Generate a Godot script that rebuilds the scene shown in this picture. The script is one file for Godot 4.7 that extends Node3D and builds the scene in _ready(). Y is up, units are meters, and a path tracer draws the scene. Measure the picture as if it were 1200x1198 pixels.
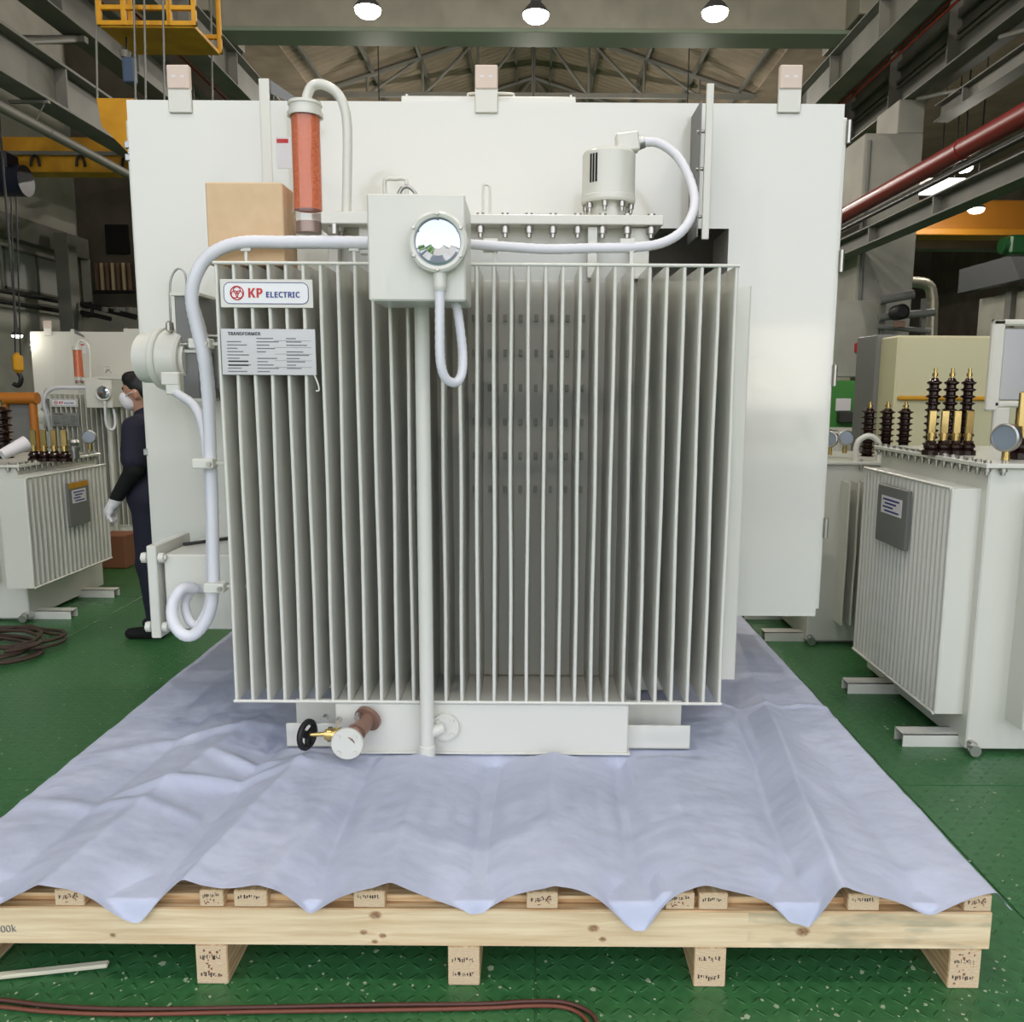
extends Node3D
# An industrial hall: a cabinet transformer stands on a tarpaulin over a timber pallet, other transformers around it.
const FOC := 970.0
const PX0 := 622.0
const PY0 := 599.0
const EYE := 1.6
var PITCH := deg_to_rad(8.4)
var ROLL := deg_to_rad(0.35)
var M := {}
var taken := {}
var world_at := {}
var rng := RandomNumberGenerator.new()

func set_stage() -> void:
	var cam := Camera3D.new()
	cam.name = "camera"
	cam.position = Vector3(0, EYE, 0)
	cam.basis = Basis(Vector3.RIGHT, -PITCH) * Basis(Vector3.BACK, ROLL)
	var near := 0.05
	cam.set_frustum(1198.0 / FOC * near, Vector2((600.0 - PX0) / FOC * near, 0), near, 200.0)
	add_child(cam)
	cam.current = true
	var sky_m := ProceduralSkyMaterial.new()
	sky_m.sky_top_color = Color(0.86, 0.90, 0.97)
	sky_m.sky_horizon_color = Color(0.98, 0.985, 1.0)
	sky_m.ground_bottom_color = Color(0.5, 0.5, 0.5)
	sky_m.ground_horizon_color = Color(0.7, 0.7, 0.7)
	sky_m.sky_curve = 0.3
	sky_m.sky_energy_multiplier = 1.52
	var sun := DirectionalLight3D.new()   # behind the hall: it lights the far yard, not the floor inside
	sun.name = "sun"
	sun.rotation = Vector3(deg_to_rad(-42), deg_to_rad(168), 0)
	sun.light_energy = 8.0
	sun.light_color = Color(1.0, 0.96, 0.9)
	sun.light_angular_distance = 0.5
	sun.shadow_enabled = true
	sun.sky_mode = DirectionalLight3D.SKY_MODE_LIGHT_ONLY
	add_child(sun)
	var sky := Sky.new()
	sky.sky_material = sky_m
	var env := Environment.new()
	env.background_mode = Environment.BG_SKY
	env.sky = sky
	env.ambient_light_source = Environment.AMBIENT_SOURCE_SKY
	env.tonemap_mode = Environment.TONE_MAPPER_LINEAR
	env.tonemap_exposure = 1.0
	env.sdfgi_enabled = true; env.ssao_enabled = true; env.ssil_enabled = true
	var we := WorldEnvironment.new()
	we.environment = env
	add_child(we)

func _ready() -> void:
	rng.seed = 7
	set_stage()
	make_materials()
	build_hall()
	build_pallet()
	build_transformer()
	build_neighbours()
	build_overhead()
	build_background()
	build_floor_things()
	build_worker()

# ---------------------------------------------------------------- geometry
class G:
	var v := PackedVector3Array()
	var n := PackedVector3Array()
	var uv := PackedVector2Array()

	func tri(a: Vector3, b: Vector3, c: Vector3, na: Vector3, nb: Vector3, nc: Vector3, ua := Vector2.ZERO, ub := Vector2.ZERO, uc := Vector2.ZERO) -> void:
		if (b - a).cross(c - a).dot(na + nb + nc) > 0.0:
			v.append_array(PackedVector3Array([a, c, b])); n.append_array(PackedVector3Array([na, nc, nb])); uv.append_array(PackedVector2Array([ua, uc, ub]))
		else:
			v.append_array(PackedVector3Array([a, b, c])); n.append_array(PackedVector3Array([na, nb, nc])); uv.append_array(PackedVector2Array([ua, ub, uc]))

	func poly(p: Array, out: Vector3) -> void:
		var nn: Vector3 = (p[1] - p[0]).cross(p[2] - p[0]).normalized()
		if nn.dot(out) < 0.0:
			nn = -nn
		for i in range(1, p.size() - 1):
			tri(p[0], p[i], p[i + 1], nn, nn, nn)

	func panel(a: Vector3, b: Vector3, c: Vector3, d: Vector3, out: Vector3) -> void:   # a top-left, b top-right, c bottom-right, d bottom-left, with uv
		tri(a, b, c, out, out, out, Vector2(0, 0), Vector2(1, 0), Vector2(1, 1))
		tri(a, c, d, out, out, out, Vector2(0, 0), Vector2(1, 1), Vector2(0, 1))

	func box(c: Vector3, s: Vector3, ch := 0.0, bs := Basis()) -> void:
		var h := s * 0.5
		var e: float = minf(ch, minf(h.x, minf(h.y, h.z)) * 0.9)
		for ax in 3:
			var u := (ax + 1) % 3
			var w := (ax + 2) % 3
			for sg in [-1.0, 1.0]:
				var p := []
				for q in [[-1.0, -1.0], [1.0, -1.0], [1.0, 1.0], [-1.0, 1.0]]:
					var t := Vector3()
					t[ax] = sg * h[ax]; t[u] = q[0] * (h[u] - e); t[w] = q[1] * (h[w] - e)
					p.append(c + bs * t)
				var o := Vector3(); o[ax] = sg
				poly(p, bs * o)
		if e <= 0.0:
			return
		for ax in 3:
			var u := (ax + 1) % 3
			var w := (ax + 2) % 3
			for su in [-1.0, 1.0]:
				for sw in [-1.0, 1.0]:
					var p := []
					for q in [[-1.0, 0], [1.0, 0], [1.0, 1], [-1.0, 1]]:
						var t := Vector3()
						t[ax] = q[0] * (h[ax] - e)
						t[u] = su * (h[u] - (e if q[1] == 0 else 0.0)); t[w] = sw * (h[w] - (0.0 if q[1] == 0 else e))
						p.append(c + bs * t)
					var o := Vector3(); o[u] = su; o[w] = sw
					poly(p, bs * o)
		for sx in [-1.0, 1.0]:
			for sy in [-1.0, 1.0]:
				for sz in [-1.0, 1.0]:
					var sv := Vector3(sx, sy, sz)
					var k := sv * h
					poly([c + bs * (k - Vector3(0, sy * e, sz * e)), c + bs * (k - Vector3(sx * e, 0, sz * e)), c + bs * (k - Vector3(sx * e, sy * e, 0))], bs * sv)

	func span(lo: Vector3, hi: Vector3, ch := 0.0) -> void:
		box((lo + hi) * 0.5, (hi - lo).abs(), ch)

	static func frame(dir: Vector3) -> Basis:
		var d := dir.normalized()
		var a := Vector3.UP if absf(d.y) < 0.95 else Vector3.RIGHT
		var x := a.cross(d).normalized()
		return Basis(x, d.cross(x), d)

	func cyl(a: Vector3, b: Vector3, r0: float, r1 := -1.0, seg := 14, caps := true) -> void:
		if r1 < 0.0:
			r1 = r0
		var bs := frame(b - a)
		var pa := []
		var pb := []
		for i in seg:
			var t := TAU * i / seg
			var d: Vector3 = bs.x * cos(t) + bs.y * sin(t)
			pa.append(a + d * r0); pb.append(b + d * r1)
		for i in seg:
			var j := (i + 1) % seg
			var ni: Vector3 = bs.x * cos(TAU * i / seg) + bs.y * sin(TAU * i / seg)
			var nj: Vector3 = bs.x * cos(TAU * j / seg) + bs.y * sin(TAU * j / seg)
			tri(pa[i], pa[j], pb[j], ni, nj, nj)
			tri(pa[i], pb[j], pb[i], ni, nj, ni)
		if caps:
			if r0 > 0.0:
				poly(pa, a - b)
			if r1 > 0.0:
				poly(pb, b - a)

	func lathe(o: Vector3, axis: Vector3, prof: Array, seg := 20) -> void:   # prof: Vector2(radius, height) upwards along the outside
		var bs := frame(axis)
		for k in prof.size() - 1:
			var p: Vector2 = prof[k]
			var q: Vector2 = prof[k + 1]
			var t := (q - p).normalized()
			for i in seg:
				var a0 := TAU * i / seg
				var a1 := TAU * (i + 1) / seg
				var d0: Vector3 = bs.x * cos(a0) + bs.y * sin(a0)
				var d1: Vector3 = bs.x * cos(a1) + bs.y * sin(a1)
				var n0: Vector3 = d0 * t.y - bs.z * t.x
				var n1: Vector3 = d1 * t.y - bs.z * t.x
				if q.x > 0.0:
					tri(o + d0 * p.x + bs.z * p.y, o + d0 * q.x + bs.z * q.y, o + d1 * q.x + bs.z * q.y, n0, n0, n1)
				if p.x > 0.0:
					tri(o + d0 * p.x + bs.z * p.y, o + d1 * q.x + bs.z * q.y, o + d1 * p.x + bs.z * p.y, n0, n1, n1)

	func tube(p: Array, r: float, seg := 8, ridge := 0.0) -> void:
		var bs := frame(p[1] - p[0])
		var prev := []
		var prevn := []
		for k in p.size():
			var d: Vector3 = (p[mini(k + 1, p.size() - 1)] - p[maxi(k - 1, 0)]).normalized()
			var x: Vector3 = (bs.x - d * bs.x.dot(d)).normalized()
			bs = Basis(x, d.cross(x), d)
			var rr := r + (ridge if k % 2 == 0 else -ridge)
			var cur := []
			var curn := []
			for i in seg:
				var t := TAU * i / seg
				var q: Vector3 = bs.x * cos(t) + bs.y * sin(t)
				cur.append(p[k] + q * rr); curn.append(q)
			if k > 0:
				for i in seg:
					var j := (i + 1) % seg
					tri(prev[i], prev[j], cur[j], prevn[i], prevn[j], curn[j])
					tri(prev[i], cur[j], cur[i], prevn[i], curn[j], curn[i])
			else:
				poly(cur, -d)
			if k == p.size() - 1:
				poly(cur, d)
			prev = cur; prevn = curn

	func prism(pg: PackedVector2Array, xf: Transform3D, depth: float) -> void:   # outline in local x y, thickness along local z from 0 to depth
		var ids := Geometry2D.triangulate_polygon(pg)
		for z in [0.0, depth]:
			var o: Vector3 = xf.basis * Vector3(0, 0, -1.0 if z == 0.0 else 1.0) * (1.0 if depth > 0 else -1.0)
			for i in range(0, ids.size(), 3):
				var q := []
				for k in 3:
					q.append(xf * Vector3(pg[ids[i + k]].x, pg[ids[i + k]].y, z))
				poly(q, o)
		var cw := Geometry2D.is_polygon_clockwise(pg)
		for i in pg.size():
			var a := pg[i]
			var b := pg[(i + 1) % pg.size()]
			var e := b - a
			var o2 := Vector2(e.y, -e.x) * (-1.0 if cw else 1.0)
			poly([xf * Vector3(a.x, a.y, 0), xf * Vector3(b.x, b.y, 0), xf * Vector3(b.x, b.y, depth), xf * Vector3(a.x, a.y, depth)], xf.basis * Vector3(o2.x, o2.y, 0))

	func bolt(at: Vector3, dir: Vector3, r: float, h: float) -> void:
		cyl(at, at + dir * h, r, r, 6)

	func ring(c: Vector3, axis: Vector3, r: float, w: float, seg := 24, side := 6) -> void:
		var bs := frame(axis)
		var p := []
		for i in seg + 1:
			p.append(c + (bs.x * cos(TAU * i / seg) + bs.y * sin(TAU * i / seg)) * r)
		tube(p, w, side)

func spline(p: Array, per := 8) -> Array:
	var o := []
	for i in p.size() - 1:
		var a: Vector3 = p[maxi(i - 1, 0)]
		var b: Vector3 = p[i]
		var c: Vector3 = p[i + 1]
		var d: Vector3 = p[mini(i + 2, p.size() - 1)]
		for k in per:
			o.append(b.cubic_interpolate(c, a, d, float(k) / per))
	o.append(p[-1])
	return o

func P(px: float, py: float, d: float) -> Vector3:   # the point seen at a pixel of the 1200 x 1198 frame, d metres in front of the eye
	var u := (px - PX0) / FOC
	var w := -(py - PY0) / FOC
	var uu := u * cos(ROLL) - w * sin(ROLL)
	var ww := u * sin(ROLL) + w * cos(ROLL)
	var r := Vector3(uu, ww * cos(PITCH) - sin(PITCH), -(ww * sin(PITCH) + cos(PITCH)))
	return Vector3(0, EYE, 0) + r * (d / -r.z)

# ---------------------------------------------------------------- objects
func numbered(called: String) -> String:
	var k: int = taken.get(called, 0)
	taken[called] = k + 1
	return called if k == 0 else "%s_%03d" % [called, k]

func tag(o: Node, label: String, category: String, group := "") -> Node:
	o.set_meta("label", label); o.set_meta("category", category)
	if group:
		o.set_meta("group", group)
	return o

func thing(called: String, at: Vector3, label: String, category: String, group := "") -> Node3D:
	var o := Node3D.new()
	o.name = numbered(called)
	o.position = at
	add_child(o, true)
	world_at[o] = at
	tag(o, label, category, group)
	return o

func make_mesh(g: G, shift: Vector3) -> ArrayMesh:
	var vv := g.v
	for i in vv.size():
		vv[i] -= shift
	var a := []
	a.resize(Mesh.ARRAY_MAX)
	a[Mesh.ARRAY_VERTEX] = vv; a[Mesh.ARRAY_NORMAL] = g.n; a[Mesh.ARRAY_TEX_UV] = g.uv
	var m := ArrayMesh.new()
	m.add_surface_from_arrays(Mesh.PRIMITIVE_TRIANGLES, a)
	return m

func obj(called: String, g: G, m: Material, parent: Node = null) -> MeshInstance3D:   # world coordinates in, a mesh centred on its own base out
	var box := AABB(g.v[0], Vector3.ZERO)
	for p in g.v:
		box = box.expand(p)
	var c := box.get_center()
	c.y = box.position.y
	return put(called, make_mesh(g, c), m, c, parent)

func put(called: String, mesh: Mesh, m: Material, at: Vector3, parent: Node = null) -> MeshInstance3D:
	var o := MeshInstance3D.new()
	o.mesh = mesh
	o.material_override = m
	o.cast_shadow = GeometryInstance3D.SHADOW_CASTING_SETTING_ON
	world_at[o] = at
	if parent == null:
		o.name = numbered(called)
		o.position = at
		add_child(o, true)
	else:
		o.name = called
		o.position = at - world_at[parent]
		parent.add_child(o, true)
	return o

func struct(called: String, g: G, m: Material, label := "") -> MeshInstance3D:
	var o := obj(called, g, m)
	o.set_meta("kind", "structure")
	if label:
		o.set_meta("label", label)
	return o

func words(called: String, what: String, high: float, m: Material, at: Vector3, parent: Node, bold := true, turn := 0.0) -> MeshInstance3D:   # at = left end of the baseline's middle
	var f := SystemFont.new()
	f.font_names = PackedStringArray(["Droid Sans"])
	f.font_weight = 700 if bold else 400
	var t := TextMesh.new()
	t.text = what
	t.font = f
	t.font_size = 64
	t.pixel_size = high / 46.0
	t.depth = 0.002
	t.curve_step = 2.0
	t.horizontal_alignment = HORIZONTAL_ALIGNMENT_LEFT
	t.vertical_alignment = VERTICAL_ALIGNMENT_CENTER
	var o := put(called, t, m, at, parent)
	o.rotation.z = turn
	return o

# ---------------------------------------------------------------- materials
func noise_tex(sd: int, freq: float, lo: Color, hi: Color, size := 256, oct := 4, contrast := 1.0) -> ImageTexture:
	var fn := FastNoiseLite.new()
	fn.seed = sd; fn.frequency = freq; fn.fractal_octaves = oct
	fn.noise_type = FastNoiseLite.TYPE_SIMPLEX_SMOOTH
	var im := fn.get_seamless_image(size, size)
	var out := Image.create(size, size, true, Image.FORMAT_RGB8)
	for y in size:
		for x in size:
			var t := clampf((im.get_pixel(x, y).r - 0.5) * contrast + 0.5, 0, 1)
			out.set_pixel(x, y, lo.lerp(hi, t))
	out.generate_mipmaps()
	return ImageTexture.create_from_image(out)

func bump_tex(sd: int, freq: float, size: int, strength: float, oct := 3) -> ImageTexture:
	var fn := FastNoiseLite.new()
	fn.seed = sd; fn.frequency = freq; fn.fractal_octaves = oct
	var im := fn.get_seamless_image(size, size)
	im.convert(Image.FORMAT_RGB8)
	im.bump_map_to_normal_map(strength)
	return ImageTexture.create_from_image(im)

func mat(c: Color, rough := 0.5, metal := 0.0) -> StandardMaterial3D:
	var m := StandardMaterial3D.new()
	m.albedo_color = c; m.roughness = rough; m.metallic = metal
	return m

func textured(t: Texture2D, scale: Vector3, rough := 0.6, metal := 0.0, in_world := false) -> StandardMaterial3D:
	var m := mat(Color.WHITE, rough, metal)
	m.albedo_texture = t
	m.uv1_triplanar = true; m.uv1_world_triplanar = in_world
	m.uv1_scale = scale
	return m

func with_bump(m: StandardMaterial3D, t: Texture2D, k: float) -> StandardMaterial3D:
	m.normal_enabled = true; m.normal_texture = t; m.normal_scale = k
	return m

func glow(c: Color, e: float) -> StandardMaterial3D:
	var m := mat(Color(0.9, 0.9, 0.9), 0.4)
	m.emission_enabled = true; m.emission = c; m.emission_energy_multiplier = e
	return m

func make_materials() -> void:
	var peel := bump_tex(5, 0.035, 256, 1.2, 2)
	M.paint = mat(Color(0.835, 0.83, 0.79), 0.27)
	M.gloss = mat(Color(0.83, 0.825, 0.785), 0.2)
	M.gloss.uv1_triplanar = true
	M.gloss.uv1_scale = Vector3(1.2, 1.2, 1.2)
	with_bump(M.gloss, peel, 0.06)
	M.gloss.clearcoat_enabled = true; M.gloss.clearcoat = 1.0; M.gloss.clearcoat_roughness = 0.07
	M.hose = mat(Color(0.86, 0.86, 0.88), 0.45)
	M.bolt = mat(Color(0.72, 0.71, 0.68), 0.3, 0.85)
	M.steel = mat(Color(0.66, 0.66, 0.65), 0.35, 0.9)
	M.plate = mat(Color(0.72, 0.72, 0.72), 0.38, 0.75)
	M.brass = mat(Color(0.80, 0.70, 0.46), 0.25, 0.95)
	M.bronze = mat(Color(0.56, 0.44, 0.38), 0.4, 0.3)
	M.porcelain = mat(Color(0.13, 0.065, 0.05), 0.15)
	M.rubber = mat(Color(0.05, 0.05, 0.055), 0.5)
	M.dark = mat(Color(0.22, 0.22, 0.22), 0.6)
	M.softgrey = mat(Color(0.69, 0.69, 0.65), 0.4)
	M.midgrey = mat(Color(0.45, 0.45, 0.44), 0.5)
	M.white = mat(Color(0.9, 0.9, 0.9), 0.4)
	M.red = mat(Color(0.75, 0.12, 0.12), 0.4)
	M.blue = mat(Color(0.16, 0.2, 0.5), 0.4)
	M.ink = mat(Color(0.1, 0.1, 0.11), 0.6)
	M.greyink = mat(Color(0.42, 0.42, 0.44), 0.6)
	M.silica = textured(noise_tex(8, 0.09, Color(0.70, 0.28, 0.06), Color(0.88, 0.44, 0.15), 128, 2, 1.8), Vector3(9, 9, 9), 0.7)
	M.clear = mat(Color(1, 1, 1, 0.05), 0.02)
	M.clear.transparency = BaseMaterial3D.TRANSPARENCY_ALPHA
	M.dial = mat(Color(0.5, 0.54, 0.58), 0.2)
	M.mirror = mat(Color(0.72, 0.74, 0.78), 0.04, 0.9)
	M.card = textured(noise_tex(9, 0.02, Color(0.82, 0.70, 0.55), Color(0.85, 0.735, 0.59), 128, 3), Vector3(4, 4, 4), 0.8)
	M.paper = mat(Color(0.87, 0.85, 0.86), 0.7)
	M.foam = mat(Color(0.84, 0.77, 0.72), 0.8)
	M.tarp = textured(noise_tex(12, 0.02, Color(0.70, 0.72, 0.80), Color(0.75, 0.77, 0.84), 256, 4), Vector3(1.4, 1.4, 1.4), 0.55)
	with_bump(M.tarp, bump_tex(31, 0.03, 512, 3.0, 4), 0.22)
	M.tarp.cull_mode = BaseMaterial3D.CULL_DISABLED
	M.wood_x = textured(noise_tex(20, 0.02, Color(0.72, 0.56, 0.38), Color(0.90, 0.79, 0.62), 256, 4, 1.5), Vector3(0.7, 9, 9), 0.7)
	M.wood_z = textured(noise_tex(21, 0.02, Color(0.72, 0.57, 0.40), Color(0.89, 0.78, 0.62), 256, 4, 1.5), Vector3(9, 9, 0.7), 0.7)
	M.wood_end = textured(noise_tex(22, 0.03, Color(0.74, 0.62, 0.47), Color(0.88, 0.79, 0.66), 256, 3, 1.4), Vector3(8, 30, 8), 0.8)
	M.yellow = textured(noise_tex(33, 0.02, Color(0.72, 0.50, 0.06), Color(0.82, 0.60, 0.11), 128), Vector3(1, 1, 1), 0.5)
	M.beam = textured(noise_tex(34, 0.02, Color(0.40, 0.40, 0.38), Color(0.47, 0.46, 0.43), 128), Vector3(0.6, 0.6, 0.6), 0.6)
	M.bridge = textured(noise_tex(36, 0.02, Color(0.50, 0.49, 0.445), Color(0.57, 0.555, 0.50), 128), Vector3(0.6, 0.6, 0.6), 0.55)
	M.roof = textured(noise_tex(37, 0.02, Color(0.50, 0.45, 0.385), Color(0.60, 0.545, 0.47), 128), Vector3(0.5, 0.5, 0.5), 0.8)
	M.wall = textured(noise_tex(38, 0.015, Color(0.60, 0.59, 0.56), Color(0.68, 0.67, 0.63), 256), Vector3(0.35, 0.35, 0.35), 0.8)
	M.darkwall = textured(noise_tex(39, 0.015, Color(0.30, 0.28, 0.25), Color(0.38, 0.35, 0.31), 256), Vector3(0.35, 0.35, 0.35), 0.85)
	M.redpipe = mat(Color(0.52, 0.12, 0.12), 0.4)
	M.redwire = mat(Color(0.62, 0.2, 0.14), 0.5)
	M.cord = mat(Color(0.33, 0.19, 0.15), 0.5)
	M.orangecord = mat(Color(0.45, 0.24, 0.17), 0.5)
	M.rope = mat(Color(0.24, 0.18, 0.14), 0.7)
	M.green = mat(Color(0.25, 0.52, 0.22), 0.5)
	M.cream = mat(Color(0.80, 0.78, 0.64), 0.55)
	M.duct = mat(Color(0.62, 0.6, 0.54), 0.35, 0.6)
	M.navy = textured(noise_tex(41, 0.05, Color(0.085, 0.085, 0.15), Color(0.125, 0.12, 0.2), 128), Vector3(6, 6, 6), 0.85)
	M.black = mat(Color(0.03, 0.03, 0.035), 0.85)
	M.skin = mat(Color(0.72, 0.53, 0.44), 0.55)
	M.hair = mat(Color(0.04, 0.035, 0.035), 0.5)
	M.floor = textured(noise_tex(50, 0.012, Color(0.20, 0.40, 0.225), Color(0.26, 0.47, 0.28), 512, 5, 1.5), Vector3(0.45, 0.45, 0.45), 0.4, 0.0, true)
	# tread plate: raised lugs in two crossing directions
	var tile := Image.create(256, 256, false, Image.FORMAT_RGB8)
	tile.fill(Color(0, 0, 0))
	for ky in 4:
		for kx in 4:
			var dir := 1.0 if (kx + ky) % 2 == 0 else -1.0
			for yy in range(-32, 33):
				for xx in range(-32, 33):
					var p := Vector2(xx, yy).rotated(dir * PI / 4)
					var d := (p.x * p.x) / (26.0 * 26.0) + (p.y * p.y) / (8.0 * 8.0)
					if d < 1.0:
						tile.set_pixel((kx * 64 + 32 + xx + 256) % 256, (ky * 64 + 32 + yy + 256) % 256, Color.WHITE * (1.0 - d * d))
	tile.bump_map_to_normal_map(5.0)
	M.tread = textured(M.floor.albedo_texture, Vector3(0.45, 0.45, 0.45), 0.36, 0.0, true)
	M.tread.normal_enabled = true
	M.tread.normal_texture = ImageTexture.create_from_image(tile)
	M.tread.normal_scale = 0.85
	M.tread.uv1_scale = Vector3(6, 6, 6)
	M.tread.albedo_texture = noise_tex(51, 0.008, Color(0.19, 0.385, 0.215), Color(0.24, 0.45, 0.265), 512, 4, 1.2)
	M.glasspane = mat(Color(0.6, 0.66, 0.68, 0.25), 0.05)
	M.glasspane.transparency = BaseMaterial3D.TRANSPARENCY_ALPHA
	M.lamp = glow(Color(1.0, 0.98, 0.94), 14.0)
	M.tree = textured(noise_tex(60, 0.05, Color(0.12, 0.22, 0.07), Color(0.3, 0.42, 0.14), 128, 3, 1.6), Vector3(2, 2, 2), 0.8)
	M.asphalt = textured(noise_tex(61, 0.03, Color(0.42, 0.42, 0.41), Color(0.52, 0.52, 0.5), 256), Vector3(0.3, 0.3, 0.3), 0.85, 0.0, true)


# ---------------------------------------------------------------- the hall
func Q(px: float, py: float, x: float) -> Vector3:   # the point seen at a pixel on the plane at x
	var r := P(px, py, 1.0) - Vector3(0, EYE, 0)
	return Vector3(0, EYE, 0) + r * (x / r.x)

func build_hall() -> void:
	var g := G.new()
	g.span(Vector3(-9.2, -0.15, -30), Vector3(14, -0.005, GATE + 0.2))
	var fl := struct("floor", g, M.floor, "green painted steel floor of the hall")
	var pl := G.new()
	pl.box(Vector3(0, -0.003, 0), Vector3(1.494, 0.006, 2.994), 0.0015)
	var pm := make_mesh(pl, Vector3(0, -0.006, 0))
	for i in 13:
		for k in 5:
			put("floor_plate", pm, M.tread, Vector3(0.02 - 9.0 + 0.75 + i * 1.5, -0.006, 1.3 - k * 3.0), fl)
	g = G.new()
	g.span(Vector3(-9.2, 0, -30), Vector3(-9, 8.6, GATE + 0.2))
	struct("wall_left", g, M.wall)
	g = G.new()
	g.span(Vector3(14, 0, -30), Vector3(14.2, 8.6, GATE + 0.2))
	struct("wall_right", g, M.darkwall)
	g = G.new()
	g.span(Vector3(-9.2, 0, -30.2), Vector3(14.2, 10.6, -30))
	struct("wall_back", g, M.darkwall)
	g = G.new()   # the wall behind the camera with the wide gateway
	g.span(Vector3(-9.2, 0, GATE), Vector3(DOOR_L, 8.6, GATE + 0.2))
	g.span(Vector3(DOOR_R, 0, GATE), Vector3(14.2, 8.6, GATE + 0.2))
	g.span(Vector3(DOOR_L, DOOR_T, GATE), Vector3(DOOR_R, 8.6, GATE + 0.2))
	g.poly([Vector3(-5.2, 8.6, GATE + 0.1), Vector3(5.2, 8.6, GATE + 0.1), Vector3(0, 10.4, GATE + 0.1)], Vector3(0, 0, -1))
	struct("wall_front", g, M.wall)
	g = G.new()   # corrugated roof: gable over the middle bay, flat over the side bays
	for sd in [-1.0, 1.0]:
		for k in 276:
			var z0 := GATE + 0.2 - k * 0.12
			var z1 := z0 - 0.1262
			var d0 := 0.035 if k % 2 == 0 else 0.0
			var d1 := 0.0 if k % 2 == 0 else 0.035
			g.poly([Vector3(0, 10.2 + d0, z0), Vector3(sd * 5.3, 8.5 + d0, z0), Vector3(sd * 5.3, 8.5 + d1, z1), Vector3(0, 10.2 + d1, z1)], Vector3(0, -1, 0))
		g.box(Vector3(sd * 2.65, 9.48, -13.7), Vector3(5.7, 0.1, 33), 0.0, Basis(Vector3.BACK, -sd * atan2(1.7, 5.3)))
	g.span(Vector3(-9.2, 8.5, -30), Vector3(-5.2, 8.6, GATE + 0.2))
	g.span(Vector3(5.2, 8.5, -30), Vector3(14.2, 8.6, GATE + 0.2))
	struct("ceiling", g, M.roof)
	g = G.new()
	g.span(Vector3(-9, 0, -17.2), Vector3(-5.6, 8.5, -17))
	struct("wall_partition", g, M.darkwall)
	# outside the gateway: paved yard, the building across it, trees
	g = G.new()
	g.span(Vector3(-40, -0.2, GATE + 0.2), Vector3(40, -0.02, 45))
	tag(obj("paved_yard", g, M.asphalt), "grey paved yard outside the open gateway", "yard").set_meta("kind", "structure")
	var b := thing("yard_building", Vector3(-1, -0.02, 32), "low grey building across the yard outside the gateway", "building")
	g = G.new()
	g.span(Vector3(-9, -0.02, 30), Vector3(7, 4.8, 36), 0.05)
	obj("wall", g, M.midgrey, b)
	g = G.new()
	g.span(Vector3(-9.3, 4.8, 29.7), Vector3(7.3, 5.1, 36.3), 0.05)
	obj("roof", g, M.beam, b)
	var tr := thing("box_trailer", Vector3(7.6, -0.02, 19), "white box trailer parked in the yard outside the gateway", "trailer")
	g = G.new()
	g.span(Vector3(6.3, 1.0, 18), Vector3(8.9, 3.5, 24), 0.04)
	obj("body", g, M.white, tr)
	g = G.new()
	g.span(Vector3(6.5, 0.8, 18.1), Vector3(8.7, 1.0, 24), 0.02)
	obj("chassis", g, M.dark, tr)
	for q in [[6.6, 19.0], [8.6, 19.0], [6.6, 23.0], [8.6, 23.0]]:
		g = G.new()
		g.cyl(Vector3(q[0] - 0.13, 0.46, q[1]), Vector3(q[0] + 0.13, 0.46, q[1]), 0.48, 0.48, 20)
		obj("wheel", g, M.rubber, tr)
	for k in 3:
		g = G.new()
		var cx := -15.5 + k * 4.6
		var cz := 21.0 + k * 1.4
		var t := thing("broadleaf_tree", Vector3(cx, -0.02, cz), ["green broadleaf tree in the yard, farthest from the grey building", "green broadleaf tree in the yard, middle one of three", "green broadleaf tree in the yard, closest to the grey building"][k], "tree", "trees in the yard")
		g.cyl(Vector3(cx, -0.02, cz), Vector3(cx, 2.2, cz), 0.16, 0.1, 8)
		obj("trunk", g, M.rope, t)
		g = G.new()
		for q in 26:
			var c := Vector3(cx, 3.4, cz) + Vector3(rng.randf_range(-1.3, 1.3), rng.randf_range(-1.3, 1.5), rng.randf_range(-1.3, 1.3))
			var r := rng.randf_range(0.35, 0.7)
			g.lathe(c, Vector3.UP, [Vector2(0, -r), Vector2(r * 0.7, -r * 0.7), Vector2(r, 0), Vector2(r * 0.7, r * 0.7), Vector2(0, r)], 7)
		obj("crown", g, M.tree, t)
const GATE := 2.6
const DOOR_L := -7.5
const DOOR_R := 7.5
const DOOR_T := 8.0

# ---------------------------------------------------------------- pallet and tarpaulin
const DECK := 0.272
var joist_x := [-1.225, -0.846, -0.742, -0.425, 0.037, 0.405, 0.494, 0.895, 1.2]
var joist_w := [0.08, 0.065, 0.09, 0.085, 0.085, 0.078, 0.078, 0.085, 0.075]

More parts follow.
